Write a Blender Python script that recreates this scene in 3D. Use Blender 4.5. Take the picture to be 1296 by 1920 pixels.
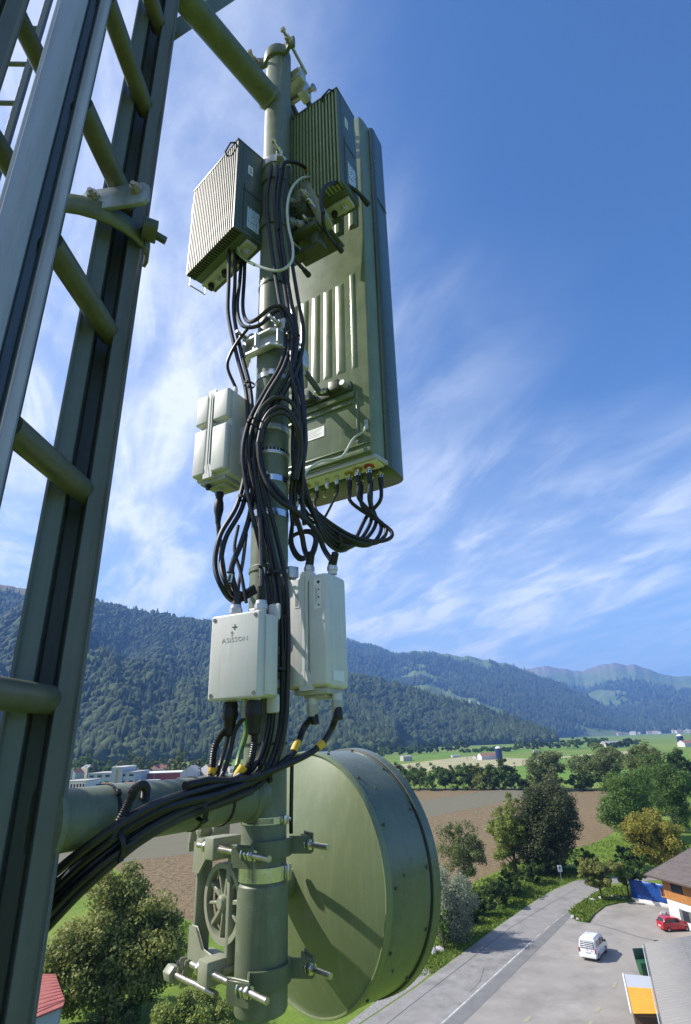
import bpy, bmesh, math, random
import numpy as np
from mathutils import Matrix, Vector, noise as mnoise
for o in list(bpy.data.objects): bpy.data.objects.remove(o)
scene = bpy.context.scene
COL = scene.collection
rad = math.radians
# ------------------------------------------------------------------ camera
CAM_H = 24.0
FPX, PITCH, ROLL = 1039.0, rad(22.5), rad(2.12)      # focal length in photo pixels (1296 x 1920)
fw = Vector((0, math.cos(PITCH), math.sin(PITCH)))
_u0 = Vector((0, -math.sin(PITCH), math.cos(PITCH))); _r0 = Vector((1, 0, 0))
RT = math.cos(ROLL)*_r0 - math.sin(ROLL)*_u0
UP = math.cos(ROLL)*_u0 + math.sin(ROLL)*_r0
cd = bpy.data.cameras.new('camera'); cam = bpy.data.objects.new('camera', cd); COL.objects.link(cam)
cam.matrix_world = Matrix(((RT.x, UP.x, -fw.x, 0), (RT.y, UP.y, -fw.y, 0), (RT.z, UP.z, -fw.z, CAM_H), (0, 0, 0, 1)))
cd.sensor_fit = 'VERTICAL'; cd.sensor_height = 36.0; cd.lens = FPX/1920*36.0
cd.clip_start = 0.05; cd.clip_end = 60000
scene.camera = cam
scene.render.resolution_x, scene.render.resolution_y = 691, 1024
# ------------------------------------------------------------------ sun and sky
SUN_EL = rad(43); SUN_H = Vector((-0.992, 0.12, 0)).normalized()
SUN_DIR = Vector((SUN_H.x*math.cos(SUN_EL), SUN_H.y*math.cos(SUN_EL), math.sin(SUN_EL)))
sd = bpy.data.lights.new('sun', 'SUN'); sd.energy = 4.6; sd.angle = rad(0.53); sd.color = (1.0, 0.95, 0.87)
sun = bpy.data.objects.new('sun', sd); COL.objects.link(sun)
sun.location = (-40, 0, 80); sun.rotation_euler = SUN_DIR.to_track_quat('Z', 'Y').to_euler()
world = bpy.data.worlds.new('World'); scene.world = world; world.use_nodes = True
def build_world():
    nt = world.node_tree; nt.nodes.clear(); N = nt.nodes.new; L = nt.links.new
    out = N('ShaderNodeOutputWorld'); bg = N('ShaderNodeBackground'); bg.inputs['Strength'].default_value = 0.113
    sky = N('ShaderNodeTexSky'); sky.sky_type = 'NISHITA'; sky.sun_disc = False
    sky.sun_elevation = SUN_EL; sky.sun_rotation = math.atan2(SUN_H.x, SUN_H.y)
    sky.altitude = 500; sky.air_density = 1.0; sky.dust_density = 0.6; sky.ozone_density = 1.2
    tc = N('ShaderNodeTexCoord'); sep = N('ShaderNodeSeparateXYZ'); L(tc.outputs['Generated'], sep.inputs[0])
    def m(op, a, b=None, c=None):
        n = N('ShaderNodeMath'); n.operation = op
        for i, x in enumerate((a, b, c)):
            if x is None: continue
            if isinstance(x, (int, float)): n.inputs[i].default_value = x
            else: L(x, n.inputs[i])
        return n.outputs[0]
    # high cirrus layer: the view direction meets a flat cloud deck
    z = m('MAXIMUM', sep.outputs[2], 0.0); zz = m('ADD', z, 0.16)
    cx = m('DIVIDE', sep.outputs[0], zz); cy = m('DIVIDE', sep.outputs[1], zz)
    cb = N('ShaderNodeCombineXYZ'); L(cx, cb.inputs[0]); L(cy, cb.inputs[1])
    mr0 = N('ShaderNodeMapping'); mr0.inputs['Rotation'].default_value = (0, 0, rad(-116)); L(cb.outputs[0], mr0.inputs[0])      # the wind draws the cirrus out along one direction
    mp = N('ShaderNodeMapping'); mp.inputs['Scale'].default_value = (0.60, 1.30, 1); L(mr0.outputs[0], mp.inputs[0])
    def noise(scale, detail, rough, dist, off):
        mm = N('ShaderNodeMapping'); mm.inputs['Location'].default_value = off; L(mp.outputs[0], mm.inputs[0])
        n = N('ShaderNodeTexNoise'); n.inputs['Scale'].default_value = scale; n.inputs['Detail'].default_value = detail
        n.inputs['Roughness'].default_value = rough; n.inputs['Distortion'].default_value = dist; L(mm.outputs[0], n.inputs['Vector']); return n.outputs[0]
    def ramp(v, a, b):
        n = N('ShaderNodeMapRange'); n.interpolation_type = 'SMOOTHSTEP'; n.inputs[1].default_value = a; n.inputs[2].default_value = b; L(v, n.inputs[0]); return n.outputs[0]
    fine = noise(2.4, 9, 0.60, 0.5, (3.1, 1.7, 0)); big = noise(0.75, 3, 0.5, 0.3, (11.4, 4.2, 0)); mid = noise(4.6, 8, 0.60, 0.7, (0.4, 9.3, 0))
    bank = m('ADD', m('MULTIPLY', sep.outputs[0], -0.85), m('MULTIPLY', m('SUBTRACT', 0.62, z), 1.15))     # cirrus thickens to the west and towards the horizon
    cov = ramp(m('ADD', bank, m('MULTIPLY', m('SUBTRACT', big, 0.5), 1.5)), -0.40, 0.48); wisp = ramp(fine, 0.40, 0.80); wisp2 = ramp(mid, 0.42, 0.82)
    d = m('ADD', m('MULTIPLY', wisp, 0.95), m('MULTIPLY', wisp2, 0.45))
    d = m('MULTIPLY', d, cov)
    veil = m('MULTIPLY', cov, 0.24)
    d = m('MINIMUM', m('ADD', d, veil), 0.85)
    hs = N('ShaderNodeHueSaturation'); hs.inputs['Saturation'].default_value = 1.2; L(sky.outputs[0], hs.inputs['Color'])
    tint = N('ShaderNodeMix'); tint.data_type = 'RGBA'; tint.blend_type = 'MULTIPLY'; tint.inputs[0].default_value = 1.0
    tint.inputs[7].default_value = (0.80, 0.92, 1.10, 1); L(hs.outputs[0], tint.inputs[6])
    mx = N('ShaderNodeMix'); mx.data_type = 'RGBA'; L(d, mx.inputs[0]); L(tint.outputs[2], mx.inputs[6]); mx.inputs[7].default_value = (6.4, 6.75, 7.35, 1)
    L(mx.outputs[2], bg.inputs['Color']); L(bg.outputs[0], out.inputs['Surface'])
build_world()
vs = scene.view_settings; vs.view_transform = 'Standard'; vs.look = 'None'; vs.gamma = 1.0; vs.exposure = 0.74; vs.use_curve_mapping = False
scene.render.engine = 'CYCLES'
scene.cycles.max_bounces = 6; scene.cycles.transparent_max_bounces = 8; scene.cycles.volume_bounces = 0

# ------------------------------------------------------------------ photo geometry helpers
def ray(px, py): return fw + RT*((px-648)/FPX) + UP*((960-py)/FPX)
CAMP = Vector((0, 0, CAM_H))
def at(px, py, Y): d = ray(px, py); return CAMP + d*(Y/d.y)
def gnd(px, py, z=0.0): d = ray(px, py); return CAMP + d*((z-CAM_H)/d.z)
def depth(p): return (Vector(p)-CAMP).dot(fw)
def R3(x, y, z): return Vector((x, y, z+CAM_H))            # a point given relative to the camera height
# ------------------------------------------------------------------ objects
WM = {}
def tag(o, label=None, cat=None, group=None, kind=None):
    if label: o['label'] = label
    if cat: o['category'] = cat
    if group: o['group'] = group
    if kind: o['kind'] = kind
    return o
def thing(name, label, cat, M=None, group=None):
    o = bpy.data.objects.new(name, None); COL.objects.link(o); o.empty_display_size = 0.05
    if M is None: M = Matrix()
    if isinstance(M, Vector): M = Matrix.Translation(M)
    o.matrix_world = M; WM[o] = M.copy(); return tag(o, label, cat, group)
def frame(o, e1, e2, e3):
    e1, e2, e3 = Vector(e1), Vector(e2), Vector(e3)
    return Matrix(((e1.x, e2.x, e3.x, o[0]), (e1.y, e2.y, e3.y, o[1]), (e1.z, e2.z, e3.z, o[2]), (0, 0, 0, 1)))
def yawframe(o, e1):                                       # e1 horizontal right, e2 = horizontal away, e3 up
    e1 = Vector((e1[0], e1[1], 0)).normalized(); e2 = Vector((-e1.y, e1.x, 0)); return frame(o, e1, e2, (0, 0, 1))
class MB:
    def __init__(s, M=None): s.v = []; s.f = []; s.s = []; s.M = M if M is not None else Matrix()
    def add(s, vs, fs, smooth=False):
        b = len(s.v); s.v += [s.M @ Vector(v) for v in vs]
        for f in fs: s.f.append(tuple(b+i for i in f)); s.s.append(smooth)
        return s
    def box(s, c, d, R=None):
        x, y, z = d[0]/2, d[1]/2, d[2]/2
        vs = [Vector(p) for p in ((-x,-y,-z),(x,-y,-z),(x,y,-z),(-x,y,-z),(-x,-y,z),(x,-y,z),(x,y,z),(-x,y,z))]
        if R is not None: vs = [R @ v for v in vs]
        c = Vector(c)
        return s.add([v+c for v in vs], [(0,3,2,1),(4,5,6,7),(0,1,5,4),(1,2,6,5),(2,3,7,6),(3,0,4,7)])
    def tube(s, pts, r, n=10, caps=True, smooth=True):
        pts = [Vector(p) for p in pts]; m = len(pts)
        rs = r if isinstance(r, (list, tuple)) else [r]*m
        t0 = (pts[1]-pts[0]).normalized(); a = t0.orthogonal().normalized(); vs = []; fs = []
        for i, p in enumerate(pts):
            t = (pts[min(i+1, m-1)]-pts[max(i-1, 0)])
            t = t.normalized() if t.length > 1e-9 else t0
            a = (a - t*a.dot(t)); a = a.normalized() if a.length > 1e-6 else t.orthogonal().normalized(); b = t.cross(a)
            for k in range(n):
                q = 2*math.pi*k/n; vs.append(p + (a*math.cos(q)+b*math.sin(q))*rs[i])
        for i in range(m-1):
            for k in range(n):
                fs.append((i*n+k, i*n+(k+1)%n, (i+1)*n+(k+1)%n, (i+1)*n+k))
        s.add(vs, fs, smooth)
        if caps:
            b = len(s.v)-len(vs)
            s.f.append(tuple(b+k for k in reversed(range(n)))); s.s.append(False)
            s.f.append(tuple(b+(m-1)*n+k for k in range(n))); s.s.append(False)
        return s
    def cyl(s, p0, p1, r0, r1=None, n=20, smooth=True): return s.tube([p0, p1], [r0, r0 if r1 is None else r1], n, True, smooth)
    def lathe(s, prof, n=32, smooth=True, o=(0,0,0), ax=(0,0,1)):
        ax = Vector(ax).normalized(); a = ax.orthogonal().normalized(); b = ax.cross(a); o = Vector(o); vs = []; fs = []; m = len(prof)
        for r, h in prof:
            for k in range(n):
                q = 2*math.pi*k/n; vs.append(o+ax*h+(a*math.cos(q)+b*math.sin(q))*r)
        for i in range(m-1):
            for k in range(n): fs.append((i*n+k, i*n+(k+1)%n, (i+1)*n+(k+1)%n, (i+1)*n+k))
        return s.add(vs, fs, smooth)
    def prism(s, poly, z0, z1, smooth=False, caps=True):
        n = len(poly); vs = [(p[0], p[1], z0) for p in poly]+[(p[0], p[1], z1) for p in poly]
        fs = [(k, (k+1) % n, n+(k+1) % n, n+k) for k in range(n)]
        if caps: fs += [tuple(reversed(range(n))), tuple(range(n, 2*n))]
        return s.add(vs, fs, smooth)
    def hexbolt(s, p, d, r, h):
        d = Vector(d).normalized(); p = Vector(p); return s.cyl(p, p+d*h, r, n=6, smooth=False)
    def mesh(s, name, inv=None, bevel=0, seg=2):
        me = bpy.data.meshes.new(name); vs = [inv @ v for v in s.v] if inv is not None else s.v
        me.from_pydata([tuple(v) for v in vs], [], s.f); me.polygons.foreach_set('use_smooth', s.s)
        if bevel:
            bm = bmesh.new(); bm.from_mesh(me); bmesh.ops.remove_doubles(bm, verts=bm.verts, dist=1e-6)
            bm.normal_update()
            es = [e for e in bm.edges if len(e.link_faces) == 2 and e.calc_face_angle(0) > 0.5]
            bmesh.ops.bevel(bm, geom=es, offset=bevel, segments=seg, profile=0.5, affect='EDGES', clamp_overlap=True)
            bm.to_mesh(me); bm.free()
        me.validate(); me.set_sharp_from_angle(angle=rad(38)); return me
    def build(s, name, mat, parent=None, bevel=0, origin=None, seg=2):
        if parent is not None: W = WM[parent]
        elif origin is not None: W = Matrix.Translation(Vector(origin))
        else: W = Matrix()
        me = s.mesh(name, W.inverted(), bevel, seg)
        fixn(me)
        return link(name, me, mat, parent, W)
def fixn(me):
    bm = bmesh.new(); bm.from_mesh(me); bmesh.ops.recalc_face_normals(bm, faces=bm.faces); bm.to_mesh(me); bm.free(); me.set_sharp_from_angle(angle=rad(38))
def link(name, me, mat, parent=None, W=None):
    o = bpy.data.objects.new(name, me); COL.objects.link(o)
    if mat is not None and not me.materials: me.materials.append(mat)
    if parent is not None: o.parent = parent; WM[o] = WM[parent]
    else:
        o.matrix_world = W if W is not None else Matrix(); WM[o] = o.matrix_world.copy()
    return o
def npmesh(name, V, F, smooth=False, attrs=None):
    V = np.asarray(V, np.float32); F = np.asarray(F, np.int32); k = F.shape[1]
    me = bpy.data.meshes.new(name); me.vertices.add(len(V)); me.vertices.foreach_set('co', V.ravel())
    me.loops.add(F.size); me.loops.foreach_set('vertex_index', F.ravel())
    me.polygons.add(len(F)); me.polygons.foreach_set('loop_start', np.arange(0, F.size, k, dtype=np.int32)); me.polygons.foreach_set('loop_total', np.full(len(F), k, np.int32))
    if smooth: me.polygons.foreach_set('use_smooth', np.ones(len(F), bool))
    for nm, arr in (attrs or {}).items():
        a = me.attributes.new(nm, 'FLOAT', 'POINT'); a.data.foreach_set('value', np.asarray(arr, np.float32))
    me.update(calc_edges=True); return me
# ------------------------------------------------------------------ materials
MATS = {}
def mat(name, col, rough=0.5, metal=0.0, var=0.0, vscale=8.0, bump=0.0, bscale=60.0, col2=None, spec=0.5, coat=0.0, streak=False, bdist=0.002, thr=(0.35, 0.7), dirt=None, chips=None):
    if name in MATS: return MATS[name]
    m = bpy.data.materials.new(name); m.use_nodes = True; nt = m.node_tree; N = nt.nodes.new; L = nt.links.new
    b = nt.nodes['Principled BSDF']; b.inputs['Base Color'].default_value = (*col, 1); b.inputs['Roughness'].default_value = rough
    b.inputs['Metallic'].default_value = metal; b.inputs['Specular IOR Level'].default_value = spec
    if coat: b.inputs['Coat Weight'].default_value = coat; b.inputs['Coat Roughness'].default_value = 0.12
    tc = N('ShaderNodeTexCoord')
    if var or col2:
        n = N('ShaderNodeTexNoise'); n.inputs['Scale'].default_value = vscale; n.inputs['Detail'].default_value = 7; n.inputs['Roughness'].default_value = 0.62
        if streak:
            mp = N('ShaderNodeMapping'); mp.inputs['Scale'].default_value = (1, 1, 0.12); L(tc.outputs['Object'], mp.inputs[0]); L(mp.outputs[0], n.inputs['Vector'])
        else: L(tc.outputs['Object'], n.inputs['Vector'])
        mr = N('ShaderNodeMapRange'); mr.inputs[1].default_value = thr[0]; mr.inputs[2].default_value = thr[1]; L(n.outputs[0], mr.inputs[0])
        mx = N('ShaderNodeMix'); mx.data_type = 'RGBA'; L(mr.outputs[0], mx.inputs[0])
        c2 = col2 if col2 else tuple(min(1, c*(1+var)) for c in col); c1 = col if col2 else tuple(c*(1-var) for c in col)
        mx.inputs[6].default_value = (*c1, 1); mx.inputs[7].default_value = (*c2, 1); co = mx.outputs[2]
        for spec_ in (('d', dirt), ('c', chips)):
            if spec_[1] is None: continue
            n3 = N('ShaderNodeTexNoise'); n3.inputs['Detail'].default_value = 6; n3.inputs['Roughness'].default_value = 0.7; mp3 = N('ShaderNodeMapping'); L(tc.outputs['Object'], mp3.inputs[0]); L(mp3.outputs[0], n3.inputs['Vector'])
            m3 = N('ShaderNodeMapRange'); L(n3.outputs[0], m3.inputs[0])
            if spec_[0] == 'd': mp3.inputs['Scale'].default_value = (1, 1, 0.09); n3.inputs['Scale'].default_value = 42; m3.inputs[1].default_value = 0.50; m3.inputs[2].default_value = 0.80; m3.inputs[4].default_value = 0.75
            else: n3.inputs['Scale'].default_value = 95; m3.inputs[1].default_value = 0.66; m3.inputs[2].default_value = 0.70; m3.inputs[4].default_value = 0.8
            x3 = N('ShaderNodeMix'); x3.data_type = 'RGBA'; L(m3.outputs[0], x3.inputs[0]); L(co, x3.inputs[6]); x3.inputs[7].default_value = (*spec_[1], 1); co = x3.outputs[2]
        L(co, b.inputs['Base Color'])
        rr = N('ShaderNodeMapRange'); rr.inputs[3].default_value = max(0.03, rough-0.09); rr.inputs[4].default_value = min(1, rough+0.12); L(n.outputs[0], rr.inputs[0]); L(rr.outputs[0], b.inputs['Roughness'])
    if bump:
        n2 = N('ShaderNodeTexNoise'); n2.inputs['Scale'].default_value = bscale; n2.inputs['Detail'].default_value = 5; L(tc.outputs['Object'], n2.inputs['Vector'])
        bp = N('ShaderNodeBump'); bp.inputs['Strength'].default_value = bump; bp.inputs['Distance'].default_value = bdist; L(n2.outputs[0], bp.inputs['Height']); L(bp.outputs[0], b.inputs['Normal'])
    MATS[name] = m; return m
def leafmat(name, c1, c2, trans=0.35, rough=0.55):
    if name in MATS: return MATS[name]
    m = bpy.data.materials.new(name); m.use_nodes = True; nt = m.node_tree; N = nt.nodes.new; L = nt.links.new
    b = nt.nodes['Principled BSDF']; out = nt.nodes['Material Output']; b.inputs['Roughness'].default_value = rough; b.inputs['Specular IOR Level'].default_value = 0.25
    a = N('ShaderNodeAttribute'); a.attribute_name = 'v'
    mx = N('ShaderNodeMix'); mx.data_type = 'RGBA'; L(a.outputs['Fac'], mx.inputs[0]); mx.inputs[6].default_value = (*c1, 1); mx.inputs[7].default_value = (*c2, 1)
    L(mx.outputs[2], b.inputs['Base Color'])
    t = N('ShaderNodeBsdfTranslucent'); L(mx.outputs[2], t.inputs['Color'])
    ms = N('ShaderNodeMixShader'); ms.inputs[0].default_value = trans; L(b.outputs[0], ms.inputs[1]); L(t.outputs[0], ms.inputs[2]); L(ms.outputs[0], out.inputs['Surface'])
    MATS[name] = m; return m
def leafmat2(name, c1, c2): return leafmat(name, c1, c2)
M_GREEN = mat('green_paint', (0.115, 0.14, 0.08), 0.42, var=0.16, vscale=14, bump=0.12, bscale=220, bdist=0.0006, dirt=(0.19, 0.20, 0.14), chips=(0.24, 0.25, 0.2))
M_GREEN_W = mat('weathered_green_paint', (0.145, 0.17, 0.11), 0.46, col2=(0.22, 0.24, 0.18), vscale=26, bump=0.18, bscale=260, bdist=0.0007, thr=(0.48, 0.82), dirt=(0.085, 0.10, 0.065), chips=(0.36, 0.37, 0.32))
M_MAST = mat('mast_green_grey_paint', (0.098, 0.118, 0.108), 0.42, var=0.2, vscale=5, bump=0.12, bscale=90, streak=True, bdist=0.0008, dirt=(0.15, 0.16, 0.148), chips=(0.20, 0.20, 0.18))
M_MASTZ = mat('weathered_zinc_paint', (0.30, 0.34, 0.36), 0.36, metal=0.35, var=0.2, vscale=6, bump=0.12, bscale=70, streak=True, bdist=0.0008, dirt=(0.17, 0.19, 0.19), chips=(0.42, 0.44, 0.45))
M_RUNG = mat('olive_tube_paint', (0.105, 0.112, 0.074), 0.42, var=0.15, vscale=7, bump=0.1, bscale=120, bdist=0.0006, dirt=(0.16, 0.16, 0.12), chips=(0.2, 0.2, 0.16))
M_ANT = mat('antenna_green_gloss', (0.155, 0.195, 0.10), 0.32, var=0.14, vscale=9, bump=0.15, bscale=34, spec=0.6, bdist=0.0012, dirt=(0.235, 0.265, 0.18), chips=(0.35, 0.38, 0.3))
M_RADOME = mat('dark_radome', (0.05, 0.075, 0.045), 0.28, var=0.1, vscale=5, spec=0.6)
M_RRU = mat('radio_dark_green', (0.075, 0.10, 0.075), 0.36, var=0.1, vscale=20, bump=0.08, bscale=300, bdist=0.0004)
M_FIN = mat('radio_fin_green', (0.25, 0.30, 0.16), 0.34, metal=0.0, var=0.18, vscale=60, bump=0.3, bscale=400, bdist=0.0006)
M_DISH = mat('dish_green', (0.165, 0.20, 0.10), 0.36, var=0.07, vscale=4, bump=0.05, bscale=120, spec=0.55, bdist=0.0004, dirt=(0.25, 0.275, 0.17), chips=(0.32, 0.34, 0.24))
M_SHROUD = mat('shroud_green', (0.12, 0.145, 0.095), 0.27, var=0.12, vscale=7, spec=0.6, dirt=(0.20, 0.215, 0.17), chips=(0.26, 0.27, 0.22))
M_BOX = mat('light_grey_plastic', (0.64, 0.635, 0.605), 0.5, var=0.06, vscale=7, bump=0.06, bscale=300, bdist=0.0003, dirt=(0.50, 0.49, 0.45), chips=(0.42, 0.41, 0.38))
M_BOXD = mat('grey_plastic', (0.43, 0.43, 0.40), 0.55, var=0.06, vscale=10)
M_CABLE = mat('black_cable', (0.014, 0.014, 0.016), 0.40, var=0.25, vscale=30, spec=0.5, dirt=(0.03, 0.03, 0.028))
M_CABLE2 = mat('dusty_black_cable', (0.03, 0.03, 0.031), 0.5, var=0.3, vscale=24)
M_RUBBER = mat('black_rubber', (0.012, 0.012, 0.013), 0.5)
M_ZINC = mat('zinc_casting', (0.56, 0.57, 0.57), 0.40, metal=0.55, var=0.14, vscale=30, bump=0.12, bscale=200, bdist=0.0005)
M_STEEL = mat('stainless_steel', (0.66, 0.65, 0.62), 0.24, metal=1.0, var=0.1, vscale=40)
M_ROD = mat('threaded_steel', (0.50, 0.46, 0.40), 0.34, metal=0.9, var=0.2, vscale=60)
M_CAST = mat('dark_green_casting', (0.07, 0.085, 0.05), 0.4, var=0.15, vscale=20)
M_CASTG = mat('bracket_green_paint', (0.27, 0.28, 0.20), 0.42, var=0.1, vscale=18)
M_LABEL = mat('white_label', (0.78, 0.78, 0.76), 0.45, var=0.05, vscale=60)
M_LBLUE = mat('pale_blue_label', (0.55, 0.66, 0.80), 0.4, var=0.05, vscale=60)
M_INK = mat('dark_ink', (0.05, 0.05, 0.055), 0.6)
M_YEL = mat('yellow_tape', (0.75, 0.46, 0.03), 0.45)
M_RED = mat('red_ring', (0.5, 0.04, 0.02), 0.45)
M_ORG = mat('ochre_ring', (0.62, 0.40, 0.10), 0.45)
M_EARTH = mat('clear_sleeve_earth_wire', (0.55, 0.58, 0.52), 0.35)
M_EARTHG = mat('green_yellow_earth_wire', (0.05, 0.20, 0.07), 0.45, col2=(0.35, 0.36, 0.05), vscale=20)
# ================================================================== LATTICE MAST
def offset_poly(pl, t):
    pl = [Vector((p[0], p[1], 0)) for p in pl]; n = len(pl); nor = []
    for i in range(n-1):
        d = (pl[i+1]-pl[i]).normalized(); nor.append(Vector((-d.y, d.x, 0)))
    res = []
    for sgn in (1, -1):
        side = []
        for i in range(n):
            if i == 0: o = nor[0]*(t/2)
            elif i == n-1: o = nor[-1]*(t/2)
            else:
                b = (nor[i-1]+nor[i]).normalized(); o = b*(t/2/max(0.35, b.dot(nor[i])))
            side.append(pl[i]+o*sgn)
        res += side if sgn == 1 else side[::-1]
    return [(p.x, p.y) for p in res]
mast = thing('lattice_mast', 'tall green-grey lattice mast with open profile legs and round rungs at left edge', 'mast', Vector((-0.8, 1.05, 0)))
LEG_T = CAM_H+4.6
def leg(x, y, pl, m, label, look=None):
    d = Vector((-x, -y, 0)).normalized() if look is None else Vector((*look, 0)).normalized()     # the open side of the profile looks inward
    u = Vector((d.y, -d.x, 0)); u = -u if u.dot(Vector((y, -x, 0))) < 0 else u
    Mx = Matrix(((u.x, d.x, 0, x), (u.y, d.y, 0, y), (0, 0, 1, 0), (0, 0, 0, 1)))
    b = MB(Mx); b.prism(offset_poly(pl, 0.008), 0, LEG_T)
    o = b.build('leg', m, mast, bevel=0.0015, seg=1)
    if label: o['label'] = label
PLB = [(-.069, .013), (-.062, .0), (-.030, .0), (-.022, -.105), (.018, -.105), (.026, 0), (.060, .0), (.069, .013)]
PLA = [(-.060, -.012), (-.052, .004), (.001, .012), (.005, -.09), (.032, -.09), (.036, .0), (.058, .008)]
A_, B_, D_, E_ = (-.668, .87), (-.657, 1.236), (-.955, .90), (-.95, 1.266)
leg(*A_, PLA, M_MASTZ, 'pale weathered leg of the mast nearest the camera'); leg(*B_, PLB, M_MAST, 'green-grey leg carrying the antenna pole arms'); leg(*D_, PLB, M_MAST, None); leg(*E_, PLB, M_MAST, None)
rm = None
for (a, b) in ((A_, B_), (D_, E_)):
    for k in range(-47, 9):
        if k == -1: continue
        z = CAM_H+0.106+0.4975*k
        if rm is None:
            mb = MB(Matrix.Translation((a[0], a[1], z))); dd = Vector((b[0]-a[0], b[1]-a[1], 0)); mb.cyl(dd*0.20, dd*1.10, 0.0305, n=18)
            ro = mb.build('rung', M_RUNG, mast); rm = ro.data; r0 = Vector((a[0], a[1], z))
        else:
            o = bpy.data.objects.new('rung', rm); COL.objects.link(o); o.parent = mast; o.location = Vector((a[0], a[1], z))-r0; WM[o] = WM[mast]
# bolted clamp on the near-right leg
def plate(mb, c, e1, e2, e3, w, h, t, ch):
    F = frame(c, e1, e2, e3); old = mb.M; mb.M = F
    x, z = w/2, h/2
    poly = [(-x+ch, -z), (x-ch, -z), (x, -z+ch), (x, z-ch), (x-ch, z), (-x+ch, z), (-x, z-ch), (-x, -z+ch)]
    vs = [(p[0], -t/2, p[1]) for p in poly]+[(p[0], t/2, p[1]) for p in poly]; n = 8
    mb.add(vs, [(k, (k+1) % n, n+(k+1) % n, n+k) for k in range(n)]+[tuple(reversed(range(n))), tuple(range(n, 2*n))]); mb.M = old
dB = Vector((B_[0], B_[1], 0)).normalized(); uB = Vector((dB.y, -dB.x, 0)); zU = Vector((0, 0, 1))
cB = Vector((B_[0], B_[1], CAM_H+1.515))-dB*0.075 - uB*0.03
clampB = thing('mast_clamp', 'bolted grey clamp plate with curved strap on the mast leg', 'clamp', Matrix.Translation(cB))
mb = MB(); uB0, dB0 = uB.copy(), dB.copy(); uB = (uB0*0.86-dB0*0.51).normalized(); dB = (dB0*0.86+uB0*0.51).normalized()
plate(mb, cB, (uB+zU*0.10).normalized(), dB, (zU-uB*0.10).normalized(), 0.205, 0.085, 0.014, 0.016); mb.build('clamp_plate', M_MASTZ, clampB, bevel=0.002)
for s in (-0.065, 0.062):
    p = cB+uB*s+zU*(0.012+0.1*s)-dB*0.007
    mb = MB(); mb.cyl(p, p-dB*0.004, 0.019); mb.hexbolt(p-dB*0.004, -dB, 0.0155, 0.013); mb.cyl(p-dB*0.017, p-dB*0.026, 0.007); mb.build('bolt', M_ROD, clampB)
uB, dB = uB0, dB0
mb = MB(); pts = []
for i in range(15):                                       # strap that curls round behind the leg
    q = rad(-15+210*i/14); pts.append(cB+dB*0.115-uB*0.045+(uB*math.cos(q)*0.16)*-1+dB*math.sin(q)*0.10*-1 + zU*(-0.055))
vs = []; fs = []
for i, p in enumerate(pts): vs += [p+zU*0.034, p-zU*0.034]
for i in range(len(pts)-1): fs.append((2*i, 2*i+1, 2*i+3, 2*i+2))
mb.add(vs, fs, True); o = mb.build('strap', M_GREEN, clampB); md = o.modifiers.new('s', 'SOLIDIFY'); md.thickness = 0.01; md.offset = 0
mb = MB(); p = cB+uB*0.115+dB*0.03-zU*0.045; mb.cyl(p-uB*0.03, p+uB*0.012, 0.034, n=20); mb.hexbolt(p+uB*0.012-zU*0.012, uB+zU*-0.3, 0.014, 0.03); mb.build('strap_end', M_CAST, clampB)
# flat tie bar near the frame's top, between mast leg and upper arm
pb0 = at(312, 66, 1.42); pb1 = at(440, -16, 1.66)
tb = MB(); d = (pb1-pb0).normalized(); n2 = (pb0-CAMP).normalized(); n2 = (n2-d*n2.dot(d)).normalized(); s2 = d.cross(n2)
tb.add([pb0+s2*a+n2*b+d*c for c in (0, (pb1-pb0).length) for a, b in ((-.03, 0), (.03, 0), (.03, .008), (-.03, .008))], [(0,1,2,3),(7,6,5,4),(0,4,5,1),(1,5,6,2),(2,6,7,3),(3,7,4,0)])
tag(tb.build('tie_bar', M_GREEN, None, bevel=0.001, origin=pb0), 'flat green tie bar behind the upper arm at the top of the mast', 'bar')
# climbing ladder behind the mast
lad = thing('climbing_ladder', 'slim dark climbing ladder seen behind the mast in the top left corner', 'ladder', Vector((-1.6, 1.66, 0)))
for x in (-1.475, -1.86):
    mb = MB(); mb.box((x, 1.66+0.05*(x+1.475), (CAM_H+4.4)/2), (0.032, 0.02, CAM_H+4.4)); mb.build('stile', M_MAST, lad, bevel=0.002, seg=1)
lm = None
for k in range(94):
    z = 0.14+0.30*k
    if lm is None:
        mb = MB(); mb.cyl((-1.475, 1.66, z), (-1.86, 1.64, z), 0.011, n=8); lo = mb.build('rung', M_MAST, lad); lm = lo.data
    else:
        o = bpy.data.objects.new('rung', lm); COL.objects.link(o); o.parent = lad; o.location = (0, 0, 0.30*k); WM[o] = WM[lad]

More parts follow.
